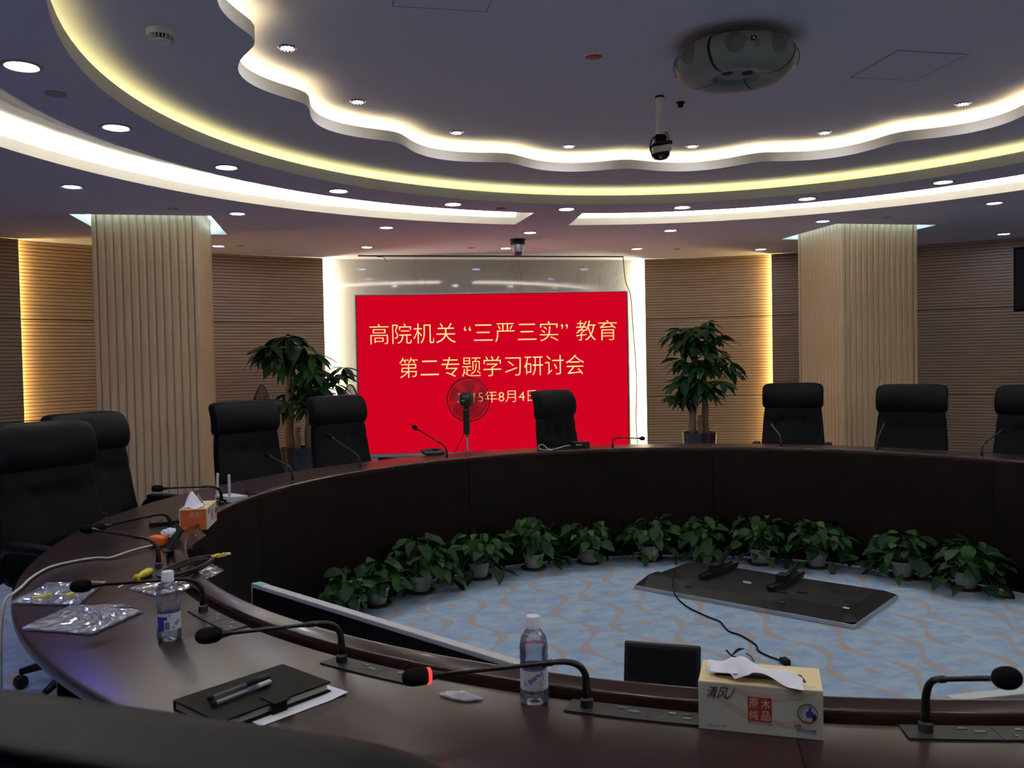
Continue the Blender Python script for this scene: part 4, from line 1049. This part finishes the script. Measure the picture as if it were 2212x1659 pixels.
def standing_tv(name, lab, a, b, ztop, lean, wside):
    """flat screen standing on its long edge between floor points a,b; lean shifts the foot towards the centre"""
    a, b = Vector(a), Vector(b); d = (b - a); L = d.length; d.normalize(); t = thing(name, lab, 'television', (a.x, a.y, 0), atan2(d.y, d.x))
    # local x along, y>0 = left of d
    ang = atan2(lean, ztop); M = Matrix.Rotation(ang, 4, 'X'); hh = ztop / cos(ang)
    def pc(x0, x1, y0, y1, z0, z1_, nm, mt, bev=0.003):
        m = MB(); m.box((0, 0, 0), (x1 - x0, y1 - y0, z1_ - z0)); c = Vector(((x0 + x1) / 2, (y0 + y1) / 2, (z0 + z1_) / 2 - hh))
        m.v = [tuple((M @ (Vector(v) + c)) + Vector((0, 0, ztop))) for v in m.v]; return m.build(nm, mt, t, bevel=bev)
    pc(0, L, -0.016, 0.016, 0, hh, 'bezel', 'pale_silver')
    if lean: pc(-0.001, 0.05, -0.0165, 0.0165, hh - 0.03, hh + 0.0005, 'tape', 'tape_blue', 0)
    s = wside
    pc(0.012, L - 0.012, min(s * 0.016, s * 0.019), max(s * 0.016, s * 0.019), 0.012, hh - 0.012, 'screen', 'screen_off', 0)
    pc(0.10, L - 0.10, min(-s * 0.016, -s * 0.055), max(-s * 0.016, -s * 0.055), 0.08, hh - 0.08, 'back_shell', 'black_plastic', 0.01)
    return t
standing_tv('standing_television', 'flat television standing on edge inside the ring, its pale top edge slanting', (-1.985, -0.735), (-1.285, -1.70), 0.72, -0.03, -1)
standing_tv('standing_television', 'flat television standing on edge behind the microphone at lower right', (-0.47, -2.04), (0.72, -2.05), 0.70, 0.0, -1)
# small monitor on a foot
t = thing('small_monitor', 'small black monitor standing on the carpet left of the near tissue box', 'monitor', (-0.836, -1.33, 0), rad(-28))
M = Matrix.Rotation(rad(-14), 4, 'X')
def mp(c, d_, nm, mt, bev=0.002):
    m = MB(); m.box((0, 0, 0), d_); m.v = [tuple((M @ (Vector(v) + Vector(c))) + Vector((0, 0, 0.46))) for v in m.v]; return m.build(nm, mt, t, bevel=bev)
mp((0, 0, 0), (0.215, 0.02, 0.30), 'housing', 'black_plastic', 0.006)
mp((0, -0.011, 0.0), (0.195, 0.002, 0.272), 'screen', 'screen_off', 0)
mp((0.085, -0.0125, -0.12), (0.0015, 0.001, 0.03), 'indicator', 'pale_silver', 0)
m = MB(); m.tube([(0, 0.02, 0.42), (0, 0.05, 0.02)], 0.016, 12); m.build('stand_post', 'black_plastic', t, smooth=True)
m = MB(); m.lathe([(0.001, 0.0), (0.12, 0.0), (0.115, 0.012), (0.02, 0.02), (0.001, 0.02)], 28, (0, 0.03, 0)); m.build('stand_foot', 'black_plastic', t, auto=0.5)

# ================================================================== THINGS ON THE TABLE
# water bottles
def bottle(x, y, rz, lab, kind):
    t = thing('water_bottle', lab, 'bottle', (x, y, TH), rz, 'clear plastic water bottles')
    prof = [(0.001, 0.006), (0.014, 0.004), (0.024, 0.001), (0.0275, 0.004), (0.0295, 0.014), (0.0288, 0.024), (0.0268, 0.029), (0.0268, 0.070), (0.0280, 0.074), (0.0268, 0.082), (0.0283, 0.090), (0.0270, 0.098), (0.0283, 0.106), (0.0275, 0.116), (0.0245, 0.128), (0.0185, 0.138), (0.0130, 0.145), (0.0118, 0.150), (0.0118, 0.155)]
    m = MB(); m.lathe(prof, 36); m.build('body', 'bottle_plastic', t, smooth=True)
    lvl = 0.112 if kind else 0.066
    wp = [(0.001, 0.0068)] + [(r - 0.0008, z + 0.0006) for r, z in prof[1:] if z < lvl] + [(prof[10][0] - 0.001, lvl), (0.001, lvl)]
    m = MB(); m.lathe(wp, 36); m.build('water', 'water', t, smooth=True)
    m = MB(); m.lathe([(0.0150, 0.146), (0.0150, 0.150), (0.0143, 0.151), (0.0145, 0.168), (0.013, 0.170), (0.001, 0.170)], 36)
    cp = m.build('cap', 'cap_white', t, auto=0.7)
    m = MB(); m.lathe([(0.0274, 0.030), (0.0274, 0.0715)], 48); lb = m.build('label', 'label_white', t, smooth=True)
    def on(x_, z_, k=0.0277): a = -pi / 2 + x_ / k; return (k * cos(a), k * sin(a), z_)
    def patch(mt, x0, x1, z0, z1_, nm, k=0.0276):
        m = MB(); m.grid(lambda u, v: on(x0 + (x1 - x0) * u, z0 + (z1_ - z0) * v, k), 8, 1); m.build(nm, mt, lb, smooth=True)
    def txt(s, w_, h_, cx, cz, ang, mt, sh=0.0):
        f = lambda x_, y_: on(cx + x_ * cos(ang) - y_ * sin(ang), cz + x_ * sin(ang) + y_ * cos(ang), 0.0278)
        text_mb(s, w_, h_, 0.008, f, sh).build('print', mt, lb)
    if kind:
        txt('quarius', 0.034, 0.013, 0.003, 0.056, 0.55, 'ink_blue'); txt('A', 0.008, 0.010, -0.018, 0.044, 0.4, 'ink_green')
        txt('正', 0.012, 0.012, 0.014, 0.044, 0.6, 'ink_green'); txt('厂', 0.011, 0.013, 0.023, 0.054, 0.6, 'ink_blue')
        patch('ink_blue', -0.027, 0.027, 0.069, 0.0710, 'label_band')
        txt('净含量 350ml', 0.018, 0.0028, 0.014, 0.033, 0.0, 'ink_blue')
    else:
        patch('ink_blue', -0.032, -0.012, 0.030, 0.064, 'label_band'); patch('ink_blue', -0.014, -0.004, 0.056, 0.064, 'label_band')
        m = MB(); rr = random.Random(3); x_ = -0.010
        while x_ < 0.001:
            w_ = rr.choice((0.0004, 0.0008)); m.grid(lambda u, v: on(x_ + w_ * u, 0.033 + 0.018 * v, 0.0278), 1, 1); x_ += w_ + rr.choice((0.0005, 0.0007))
        m.build('barcode', 'ink_black', lb)
        txt('A', 0.008, 0.010, 0.010, 0.037, 0.6, 'ink_green'); txt('qua', 0.016, 0.010, 0.021, 0.047, 0.6, 'ink_blue'); txt('Zip', 0.010, 0.006, 0.002, 0.067, 0.1, 'ink_blue', 0.3)

camang = lambda x, y: atan2(CAM.y - y, CAM.x - x) + pi / 2
bottle(-2.129, -1.38, camang(-2.129, -1.38), 'half empty water bottle beside the plastic bags on the left', 0)
bottle(-1.342, -1.971, camang(-1.342, -1.971), 'fuller water bottle standing behind the red ringed microphone', 1)

# tissue boxes
def tissue_box(loc, rz, L, D, Hh, lab, kind):
    t = thing('tissue_box', lab, 'tissue box', loc, rz, 'tissue boxes on the table')
    m = MB(); m.box((L / 2, D / 2, Hh / 2), (L, D, Hh)); bd = m.build('carton', 'box_white', t, bevel=0.0015)
    def front(x0, x1, z0, z1_, mt, nm, e=0.0006):
        m = MB(); m.add([(x0, -e, z0), (x1, -e, z0), (x1, -e, z1_), (x0, -e, z1_)], [(0, 1, 2, 3)]); m.build(nm, mt, bd)
    def ft(s, w_, h_, cx, cz, mt, sh=0.0, off=0.0, e=0.0010): text_mb(s, w_, h_, off, lambda x, y: (cx + x, -e, cz + y), sh).build('print', mt, bd)
    m = MB(); m.add([(0.001, 0.001, Hh + .0005), (L - .001, 0.001, Hh + .0005), (L - .001, D - .001, Hh + .0005), (0.001, D - .001, Hh + .0005)], [(0, 1, 2, 3)]); tp = m.build('top_print', 'box_top', bd)
    # swirling tan bands printed on the front
    for (xa, za, xm, zm, xb, zb_) in ((0.02, Hh * .95, 0.06, Hh * .35, 0.12, Hh * .30), (0.04, Hh * .98, 0.12, Hh * .62, 0.20, Hh * .95), (0.13, Hh * .30, 0.17, Hh * .2, L - .004, Hh * .42)):
        P = bez((xa, 0, za), (xm, 0, zm), (xb, 0, zb_), 12); m = MB()
        m.grid(lambda u, v: (P[int(round(u * 12))].x, -0.0003, P[int(round(u * 12))].z + (v - .5) * 0.012 * sin(pi * (0.12 + 0.76 * u))), 12, 1); m.build('swirl', 'swirl_tan', bd)
    ft('清风', 0.038, 0.022, 0.033, Hh * .80, 'ink_black', 0.35, 0.004)
    m = MB(); m.tube(bez((0.048, -.0006, Hh * .68), (0.058, -.0006, Hh * .74), (0.064, -.0006, Hh * .93), 8), 0.0006, 4); m.build('swoosh', 'ink_black', bd)
    front(L * .405, L * .595, Hh * .27, Hh * .77, 'ink_red', 'seal')
    for s, cx, cz in (('原', .452, .645), ('木', .548, .645), ('纯', .452, .40), ('品', .548, .40)): ft(s, L * .072, Hh * .19, L * cx, Hh * cz, 'ink_white', e=0.0012)
    ft('源于纯净—出于健康', 0.042, 0.003, L * .5, Hh * .225, 'ink_black'); ft('纸面巾抽取 200抽', 0.030, 0.003, 0.032, Hh * .11, 'ink_black')
    # thumbs-up medallion
    cx, cz, r = L * .878, Hh * .53, Hh * .185
    m = MB(); P = [(cx + r * cos(2 * pi * k / 28), -.0008, cz + r * sin(2 * pi * k / 28)) for k in range(29)]; m.tube(P, 0.0007, 4, False); m.build('medallion', 'ink_black', bd)
    m = MB(); m.add([(cx - .002, -.0009, cz - .006), (cx + .008, -.0009, cz - .006), (cx + .010, -.0009, cz + .003), (cx + .006, -.0009, cz + .004), (cx + .006, -.0009, cz + .012), (cx + .003, -.0009, cz + .012), (cx + .001, -.0009, cz + .004), (cx - .003, -.0009, cz + .002)], [tuple(range(8))]); m.build('thumb_print', 'ink_blue', bd)
    m = MB(); m.add([(cx + .008, -.001, cz - .012), (cx + .015, -.001, cz - .008), (cx + .012, -.001, cz + .002), (cx + .008, -.001, cz - .004)], [(0, 1, 2, 3)]); m.build('sleeve_print', 'ink_black', bd)
    m = MB(); m.add([(cx - .005, -.001, cz - .013), (cx - .001, -.001, cz - .013), (cx - .003, -.001, cz - .009)], [(0, 1, 2)]); m.build('heart_print', 'ink_pink', bd)
    m = MB()
    for k in range(5): a = rad(115 + 25 * k); m.tube([(cx + .7 * r * cos(a) + .0012 * cos(q), -.0009, cz + .7 * r * sin(a) + .0012 * sin(q)) for q in (0, 1.26, 2.5, 3.77, 5.03, 6.28)], 0.0003, 3, False)
    m.build('small_rings', 'ink_black', bd)
    ft('品质', 0.012, 0.0055, L * .80, Hh * .265, 'ink_purple', 0.0, 0.012); ft('我敢品好纸', 0.034, 0.006, L * .868, Hh * .185, 'ink_purple', 0.2, 0.015); ft('查询更多精彩', 0.018, 0.0025, L * .90, Hh * .12, 'ink_purple')
    # end face (x = 0 side) in orange for the far box
    if kind:
        m = MB(); m.add([(-0.0006, 0.004, 0.001), (-0.0006, D - .004, 0.001), (-0.0006, D - .004, Hh - .003), (-0.0006, 0.004, Hh - .003)], [(3, 2, 1, 0)]); ep = m.build('end_print', 'box_orange', bd)
        text_mb('清风', 0.040, 0.022, -0.012, lambda x, y: (-0.0012, D * .48 - x, Hh * .72 + y), 0.35).build('print', 'ink_white', bd)
        m = MB(); m.tube(bez((-.0012, D * .30, Hh * .60), (-.0012, D * .24, Hh * .66), (-.0012, D * .2, Hh * .84), 8), 0.0006, 4); m.build('swoosh', 'ink_white', bd)
        text_mb('心相印纸', 0.020, 0.005, 0, lambda x, y: (-0.0012, D * .78 - x, Hh * .12 + y)).build('print', 'ink_white', bd)
    # top print details
    def tt(s, w_, h_, cx, cy, mt): text_mb(s, w_, h_, 0, lambda x, y: (cx + x, cy + y, Hh + .0012)).build('print', mt, tp)
    m = MB(); m.add([(L * .07, D * .86, Hh + .0010), (L * .19, D * .86, Hh + .0010), (L * .19, D * .97, Hh + .0010), (L * .07, D * .97, Hh + .0010)], [(0, 1, 2, 3)]); m.build('seal', 'ink_red', tp)
    tt('原木', L * .09, D * .08, L * .13, D * .915, 'ink_white'); tt('纸质柔韧 亲近自然', 0.034, 0.003, L * .12, D * .10, 'ink_black'); tt('纯品面巾纸系列', 0.030, 0.004, L * .88, D * .12, 'ink_black')
    if kind != 1:
        m = MB(); m.add([(L * .12, D * .3, Hh + .0014), (L * .88, D * .3, Hh + .0014), (L * .84, D * .62, Hh + .0014), (L * .16, D * .62, Hh + .0014)], [(0, 1, 2, 3)]); m.build('film_window', 'dark_inside', tp)
    return t
u1 = Vector((-0.895 + 1.082, -2.262 + 2.164, 0)); ang = atan2(u1.y, u1.x)
tA = tissue_box((-1.082, -2.164, TH), ang, 0.212, 0.113, 0.087, 'cream tissue box with red seal standing at the near table edge', 0)
# drawn tissue, a drooping folded sheet
m = MB()
def TP(u, v):
    L = 0.212; x = 0.020 + 0.160 * u; y = 0.075 - 0.055 * v - 0.02 * u
    ridge = 0.030 * math.exp(-((u - 0.34) / 0.17) ** 2) * (1 - abs(2 * v - 1) ** 1.5) + 0.012 * sin(pi * u)
    zz = 0.0895 + ridge + 0.010 * (v if u < .25 else 0) + 0.006 * sin(9 * u + 3 * v)
    if v > .6 and .2 < u < .45: y -= 0.02 * (v - .6)
    if u > .6: y -= 0.03 * (u - .6); zz = max(zz, 0.0905)
    return (x, y, max(zz, 0.0895))
m.grid(TP, 26, 10); m.build('tissue_sheet', 'tissue', tA, smooth=True)
m = MB(); m.grid(lambda u, v: (0.014 + 0.055 * u, 0.082 - 0.045 * v - .03 * u * v, 0.0900 + 0.022 * (1 - u) * v * (1 - v) * 3 + .014 * u), 8, 8); m.build('tissue_sheet', 'tissue', tA, smooth=True)
# far box seen from its orange end: its x axis points away from the viewer
tB = tissue_box((-2.358, 0.185 - 0.11, TH), rad(88), 0.215, 0.110, 0.087, 'tissue box with orange end and tissue sticking up, before the router', 1)
for ch in tB.children: pass
tB.location = (-2.252, 0.090, TH)
m = MB()
def TQ(u, v):
    x = 0.020 + 0.07 * v; y = 0.098 - 0.075 * u
    h_ = 0.062 * (1 - abs(2 * u - 0.85) ** 1.3) * v if v > 0 else 0
    return (x - 0.01 * sin(pi * u), y + 0.01 * (v - .5), 0.090 + max(h_, 0) * (1.0) + 0.004 * sin(8 * u))
m.grid(TQ, 16, 8); m.build('tissue_sheet', 'tissue', tB, smooth=True)
m = MB(); m.grid(lambda u, v: (0.09 + 0.05 * u, 0.075 - 0.05 * v, 0.090 + 0.05 * (1 - u) ** 2 * (1 - abs(2 * v - 1))), 8, 8); m.build('tissue_sheet', 'tissue', tB, smooth=True)

# router
a_, b_ = Vector((-2.318, 0.858, 0)), Vector((-2.229, 0.748, 0)); dx_ = (b_ - a_); RLn = 0.135; dx_.normalize()
t = thing('router', 'small white wireless router with two antennas behind the tissue box', 'router', (a_.x - 0.012, a_.y + 0.01, TH), atan2(dx_.y, dx_.x))
m = MB(); m.add([(0, 0, .003), (RLn, 0, .003), (RLn, 0.10, .003), (0, 0.10, .003), (0.0, 0.0, .031), (RLn, 0.0, .031), (RLn, 0.10, .026), (0.0, 0.10, .026)], [(3, 2, 1, 0), (4, 5, 6, 7), (0, 1, 5, 4), (1, 2, 6, 5), (2, 3, 7, 6), (3, 0, 4, 7)]); m.build('casing', 'white_plastic', t, bevel=0.003)
for k in range(5):
    m = MB(); m.box((0.022 + 0.014 * k, -0.0005, 0.014), (0.010, 0.003, 0.009)); m.build('port', 'dark_inside', t)
m = MB(); m.box((0.095, -0.006, 0.010), (0.018, 0.014, 0.010)); m.build('power_plug', 'matt_black', t)
for x, tl in ((0.010, 0.10), (RLn - 0.012, 0.0)):
    m = MB(); m.box((0, 0, 0.0), (0.013, 0.010, 0.13)); m.v = [tuple(Matrix.Rotation(tl, 4, 'Y') @ (Vector(v) + Vector((0, 0, 0.065))) + Vector((x, 0.006, 0.010))) for v in m.v]; m.build('antenna', 'white_plastic', t, bevel=0.003)
m = MB(); m.box((0, 0, 0.011), (0.05, 0.035, 0.022)); ad = m.build('power_adapter', 'black_plastic', bevel=0.004); ad.location = (-2.13, 0.945, TH); ad.rotation_euler = (0, 0, 0.3)
tag(ad, 'small black power adapter right of the router', 'adapter')
m = MB(); m.tube(spline([(-.02, 0, .012), (-.05, .02, .03), (-.05, .05, .02), (-.02, .07, .004)], 4), .0025, 5); m.build('lead', 'matt_black', ad, smooth=True)
# remote
t = thing('remote_control', 'black remote control lying left of the orange tissue box', 'remote control', (-2.437, 0.26, TH), rad(12))
m = MB(); m.box((0, 0, 0.010), (0.15, 0.045, 0.020)); m.build('body', 'black_plastic', t, bevel=0.005)
for i in range(5):
    for j in range(3): m = MB(); m.box((-.045 + .02 * i, -.012 + .012 * j, .0205), (.010, .006, .003)); m.build('button', 'grey_metal', t)

# notebook, paper, pens
A = Vector((-2.036, -1.849, 0)); B = Vector((-1.839, -1.694, 0)); C_ = Vector((-1.739, -1.83, 0))
dB = (B - A); LB = dB.length; dB.normalize(); WB = (C_ - B).length
t = thing('notebook', 'thick black clasp notebook lying near the front chair', 'notebook', (A.x, A.y, TH), atan2(dB.y, dB.x))
# local: x along spine-long side, -y towards camera right
m = MB(); m.box((LB / 2, -WB / 2, 0.0025 + .001), (LB, WB, 0.004)); m.build('back_cover', 'book_black', t, bevel=0.0015)
m = MB(); m.box((LB / 2, -WB / 2 + 0.002, 0.012), (LB - 0.008, WB - 0.012, 0.014)); m.build('page_block', 'paper_cream', t)
m = MB(); m.box((LB / 2, -WB / 2, 0.0215), (LB, WB, 0.004)); m.build('front_cover', 'book_black', t, bevel=0.0018)
m = MB(); m.box((LB / 2, -0.002, 0.012), (LB, 0.004, 0.022)); m.build('spine', 'book_black', t, bevel=0.0015)
m = MB(); m.box((LB * .50, -WB + 0.012, 0.0245), (0.034, 0.052, 0.003)); m.box((LB * .50, -WB - 0.0025, 0.012), (0.034, 0.004, 0.026)); m.build('clasp', 'book_black', t, bevel=0.001)

m = MB(); m.box((LB * .86, -WB * .62, 0.0238), (0.003, 0.035, 0.0006)); m.build('embossed_mark', 'matt_black', t)
m = MB(); m.grid(lambda u, v: (LB * .28 + (LB * .80) * u, -WB * .55 - (WB * .62) * v, 0.0012 + 0.010 * max(0, u - .8) * 2 * v), 10, 6)
m.v = [(x, y, z) for x, y, z in m.v]; pp = m.build('paper_sheet', 'paper', smooth=True); pp.location = (A.x, A.y, TH); pp.rotation_euler = (0, 0, atan2(dB.y, dB.x) - 0.02); tag(pp, 'white paper sheets sticking out under the black notebook', 'paper')
def pen(a, b, lab, capped):
    a, b = Vector(a), Vector(b); d = b - a; L = d.length
    t = thing('pen', lab, 'pen', tuple(a), 0, 'pens on the notebook'); rot = d.normalized().to_track_quat('Z', 'Y').to_matrix().to_4x4(); t.matrix_basis = Matrix.Translation(a) @ rot
    m = MB(); m.lathe([(0.001, 0.006), (0.0045, 0.006), (0.0045, L * .58), (0.001, L * .58)], 12); m.build('barrel', 'clear_plastic', t, auto=0.5)
    m = MB(); m.tube([(0, 0, .008), (0, 0, L * .6)], 0.0018, 6); m.build('refill', 'ink_black' if capped else 'ink_white', t)
    m = MB(); m.lathe([(0.001, 0), (0.0046, 0), (0.0048, 0.010), (0.001, 0.010)], 12); m.build('end_plug', 'matt_black', t, auto=0.5)
    m = MB(); m.lathe([(0.001, L * .58), (0.0052, L * .58), (0.0052, L * .78), (0.001, L * .78)], 12); m.build('grip', 'matt_black' if capped else 'clear_plastic', t, auto=0.5)
    m = MB(); m.lathe([(0.001, L * .76), (0.0054, L * .76), (0.0050, L * .97), (0.001, L)], 12); m.build('cap', 'pale_silver' if not capped else 'black_plastic', t, auto=0.5)
    m = MB(); m.box((0.0062, 0, L * .85), (0.0012, 0.003, L * .2)); m.build('clip', 'chrome', t)
zp = TH + 0.0235 + 0.0058
pen((-1.965, -1.880, zp), (-1.857, -1.775, zp), 'pen with black grip on the notebook, the farther one', 1)
pen((-1.956, -1.908, zp), (-1.853, -1.810, zp), 'clear pen on the notebook, the nearer one', 0)

# crumpled wrapper, plastic bags
def film(name, outline_, lab, cat, seed, zamp, mt='bag_film', nu=34, zb_=TH, layers=2):
    rng = random.Random(seed); P = [Vector((x, y, 0)) for x, y in outline_]
    c = sum(P, Vector()) / len(P); t = thing(name, lab, cat, (c.x, c.y, zb_))
    from mathutils import noise
    for ly in range(layers):
        m = MB(); vs = []; fs = []
        edges = []
        for i in range(len(P)):
            a, b = P[i] - c, P[(i + 1) % len(P)] - c
            k = max(4, int((b - a).length / 0.012))
            for j in range(k):
                q = a.lerp(b, j / k); q = q * (1 + 0.03 * (rng.random() - .5)); edges.append(q)
        rings = 12; n_ = len(edges)
        for r_ in range(rings + 1):
            f = r_ / rings
            for q in edges:
                p = q * f; s = 26.0
                hgt = (noise.noise(Vector((p.x * s + seed * 7, p.y * s, ly * 3.1))) * .5 + .5) + 0.7 * abs(noise.noise(Vector((p.x * 60, p.y * 60 + seed, ly))))
                vs.append((p.x, p.y, 0.0015 + ly * 0.0015 + zamp * (0.25 + ly) * hgt * (1.0 - 0.65 * f ** 4)))
        for r_ in range(rings):
            for k in range(n_): fs.append((r_ * n_ + k, r_ * n_ + (k + 1) % n_, (r_ + 1) * n_ + (k + 1) % n_, (r_ + 1) * n_ + k))
        m.add(vs, fs); m.build('film', mt, t)
    return t
film('plastic_wrapper', [(-1.522, -1.893), (-1.47, -1.888), (-1.438, -1.942), (-1.475, -1.945), (-1.50, -1.925)], 'tiny crumpled clear wrapper left of the near bottle', 'wrapper', 3, 0.006)
b1 = film('plastic_bag', [(-2.647, -0.923), (-2.614, -0.704), (-2.436, -0.736), (-2.444, -0.997)], 'clear bag with yellow connectors near the table outer edge', 'plastic bag', 5, 0.012)
m = MB()
for (x, y, a) in ((-0.035, -0.06, 0.4), (0.045, -0.05, 1.0)):
    m.box((x, y, 0.010), (0.045, 0.016, 0.010), a); m.lathe([(0.001, 0), (0.009, 0), (0.009, 0.014), (0.001, 0.014)], 12, (x + .02 * cos(a), y + .02 * sin(a), .003))
m.build('connector', 'yellow_dull', b1, bevel=0.002)
film('plastic_bag', [(-2.525, -1.197), (-2.462, -1.002), (-2.286, -1.04), (-2.320, -1.07), (-2.247, -1.111), (-2.329, -1.295)], 'empty flat clear bag left of the near left bottle', 'plastic bag', 8, 0.011)
b3 = film('plastic_bag', [(-2.344, -0.841), (-2.246, -0.952), (-2.17, -0.90), (-2.09, -0.68), (-2.137, -0.584), (-2.237, -0.689), (-2.262, -0.779)], 'clear bag under the coiled black cable behind the left bottle', 'plastic bag', 9, 0.009)
t = thing('coiled_cable', 'coiled black video cable with yellow plugs lying on a clear bag', 'cable', (-2.195, -0.745, TH + 0.016), rad(62))
m = MB(); pts = []
for k in range(4 * 28 + 1):
    a = 2 * pi * k / 28; g = k / 112; pts.append(((0.115 + 0.006 * sin(a * .7)) * cos(a), (0.045 + 0.007 * g) * sin(a), 0.004 + 0.016 * g + 0.012 * (1 + cos(a)) / 2))
m.tube(pts, 0.0042, 7); m.build('coil', 'black_plastic', t, smooth=True)
m = MB(); m.tube([(0.11, 0.0, .028), (0.135, -0.012, .026)], [0.004, 0.006], 8)
m.box((0.150, -0.020, 0.026), (0.032, 0.018, 0.011), -0.5); pg = m.build('plug_body', 'yellow_plastic', t, bevel=0.002)
m = MB(); m.box((0.172, -0.032, 0.026), (0.016, 0.015, 0.006), -0.5); m.build('plug_tip', 'white_plastic', t)
m = MB(); m.box((0.152, -0.021, 0.032), (0.008, 0.006, 0.001), -0.5); m.build('plug_mark', 'matt_black', t)
# screwdriver
pa, pb, pc_ = Vector((-2.318, -0.660, TH + 0.014)), Vector((-2.350, -0.790, TH + 0.014)), Vector((-2.374, -0.900, TH + 0.006))
d = (pb - pa).normalized(); t = thing('screwdriver', 'yellow handled screwdriver lying behind the clear bags', 'screwdriver', tuple(pa)); rot = d.to_track_quat('Z', 'Y').to_matrix().to_4x4(); t.matrix_basis = Matrix.Translation(pa) @ rot
m = MB(); m.lathe([(0.001, 0), (0.009, 0.003), (0.0135, 0.018), (0.0125, 0.055), (0.0085, 0.080), (0.0075, 0.088), (0.012, 0.093), (0.012, 0.099), (0.005, 0.102), (0.001, 0.102)], 10); m.build('handle', 'yellow_plastic', t, smooth=True)
m = MB(); m.tube([(0, 0, .10), (0, 0, .205), (0, 0, .212)], [.0032, .0032, .0015], 8); m.build('shaft', 'chrome', t, smooth=True)
# white cable running off the table
cp_ = [(-2.385, -0.205, .008), (-2.42, -0.262, .012), (-2.459, -0.321, .012), (-2.51, -0.385, .006), (-2.55, -0.372, .006), (-2.60, -0.390, .006), (-2.645, -0.430, .006), (-2.675, -0.48, .006), (-2.685, -0.56, .006), (-2.685, -0.65, .006), (-2.675, -0.74, .006), (-2.672, -0.82, .006), (-2.683, -0.86, -0.01), (-2.685, -0.89, -0.12), (-2.68, -0.92, -0.40), (-2.67, -0.95, -0.742)]
m = MB(); m.tube(spline([(x, y, TH + z) for x, y, z in cp_], 6), 0.0045, 7); tag(m.build('white_cable', 'white_cable', smooth=True), 'thin white cable winding across the table and over its left edge', 'cable')
# orange packet
t = thing('orange_packet', 'orange socket with crumpled white plug cover beside the open hatch', 'socket', (-2.385, -0.20, TH), rad(-30))
superq(0.075, 0.045, 0.042, 4, 8, None, (0, 0, 0.021)).build('body', 'orange_plastic', t, smooth=True)
rng2 = random.Random(4)
superq(0.07, 0.045, 0.035, 2.5, 8, lambda p: p + Vector((rng2.uniform(-.004, .004), rng2.uniform(-.004, .004), rng2.uniform(-.004, .004))), (0.03, 0.03, 0.045)).build('crumpled_cover', 'tissue', t)
# pop-up hatch with open lid
t = thing('cable_hatch', 'open dark cable hatch lid tilted up from the table near the orange packet', 'cable hatch', (-2.325, -0.215, TH), rad(-72))
m = MB(); m.box((0, 0, 0.002), (0.20, 0.10, 0.004)); m.build('frame', 'black_plastic', t)
m = MB(); m.box((0, 0, 0), (0.18, 0.004, 0.085)); m.v = [tuple(Matrix.Rotation(rad(-35), 4, 'X') @ (Vector(v) + Vector((0, 0, .043))) + Vector((0, -.03, .004))) for v in m.v]; ld = m.build('lid', 'matt_black', t)
m = MB(); m.box((0, 0, 0), (0.18, 0.003, 0.075)); m.v = [tuple(Matrix.Rotation(rad(-58), 4, 'X') @ (Vector(v) + Vector((0, 0, .038))) + Vector((0.0, .035, .004))) for v in m.v]; ld2 = m.build('lid', 'table_wood', t)
m = MB(); m.box((0, 0, 0), (0.006, 0.001, 0.006), M=Matrix.Rotation(rad(45), 4, 'Y')); m.v = [tuple(Matrix.Rotation(rad(-58), 4, 'X') @ (Vector(v) + Vector((0, -0.003, .05))) + Vector((0.0, .035, .004))) for v in m.v]; m.build('diamond_mark', 'ink_white', ld2)
# objects at the far side
t = thing('conference_phone', 'low black device on the far table left of the fan pole', 'phone', (-1.06, 2.63, TH), 0.3)
superq(0.17, 0.13, 0.035, 3, 8, lambda p: Vector((p.x, p.y, p.z + .017 + .01 * (p.y / .06))), (0, 0, 0)).build('body', 'black_plastic', t, smooth=True)
m = MB(); m.box((0.02, -.01, .037), (0.05, 0.03, 0.003)); m.build('keypad', 'grey_metal', t)
t = thing('control_box', 'small black box on the far table right of the sideways chair', 'box', (0.06, 2.68, TH), -0.05)
m = MB(); m.box((0, 0, 0.022), (0.13, 0.10, 0.044)); m.build('casing', 'black_plastic', t, bevel=0.004)
m = MB(); m.box((-.02, -.0505, 0.025), (0.045, 0.002, 0.006)); m.build('panel_mark', 'ink_white', t)
m = MB(); m.tube(spline([(-0.02, 2.66, TH + .02), (-0.08, 2.60, TH + .022), (-0.16, 2.56, TH + .008), (-0.22, 2.53, TH + .012), (-.25, 2.56, TH + .04), (-0.275, 2.60, TH + .035), (-.27, 2.58, TH + .008), (-0.2, 2.5, TH + .006)], 5), 0.004, 6)
tag(m.build('looped_cable', 'white_cable', smooth=True), 'white looped cable on the far table before the sideways chair', 'cable')
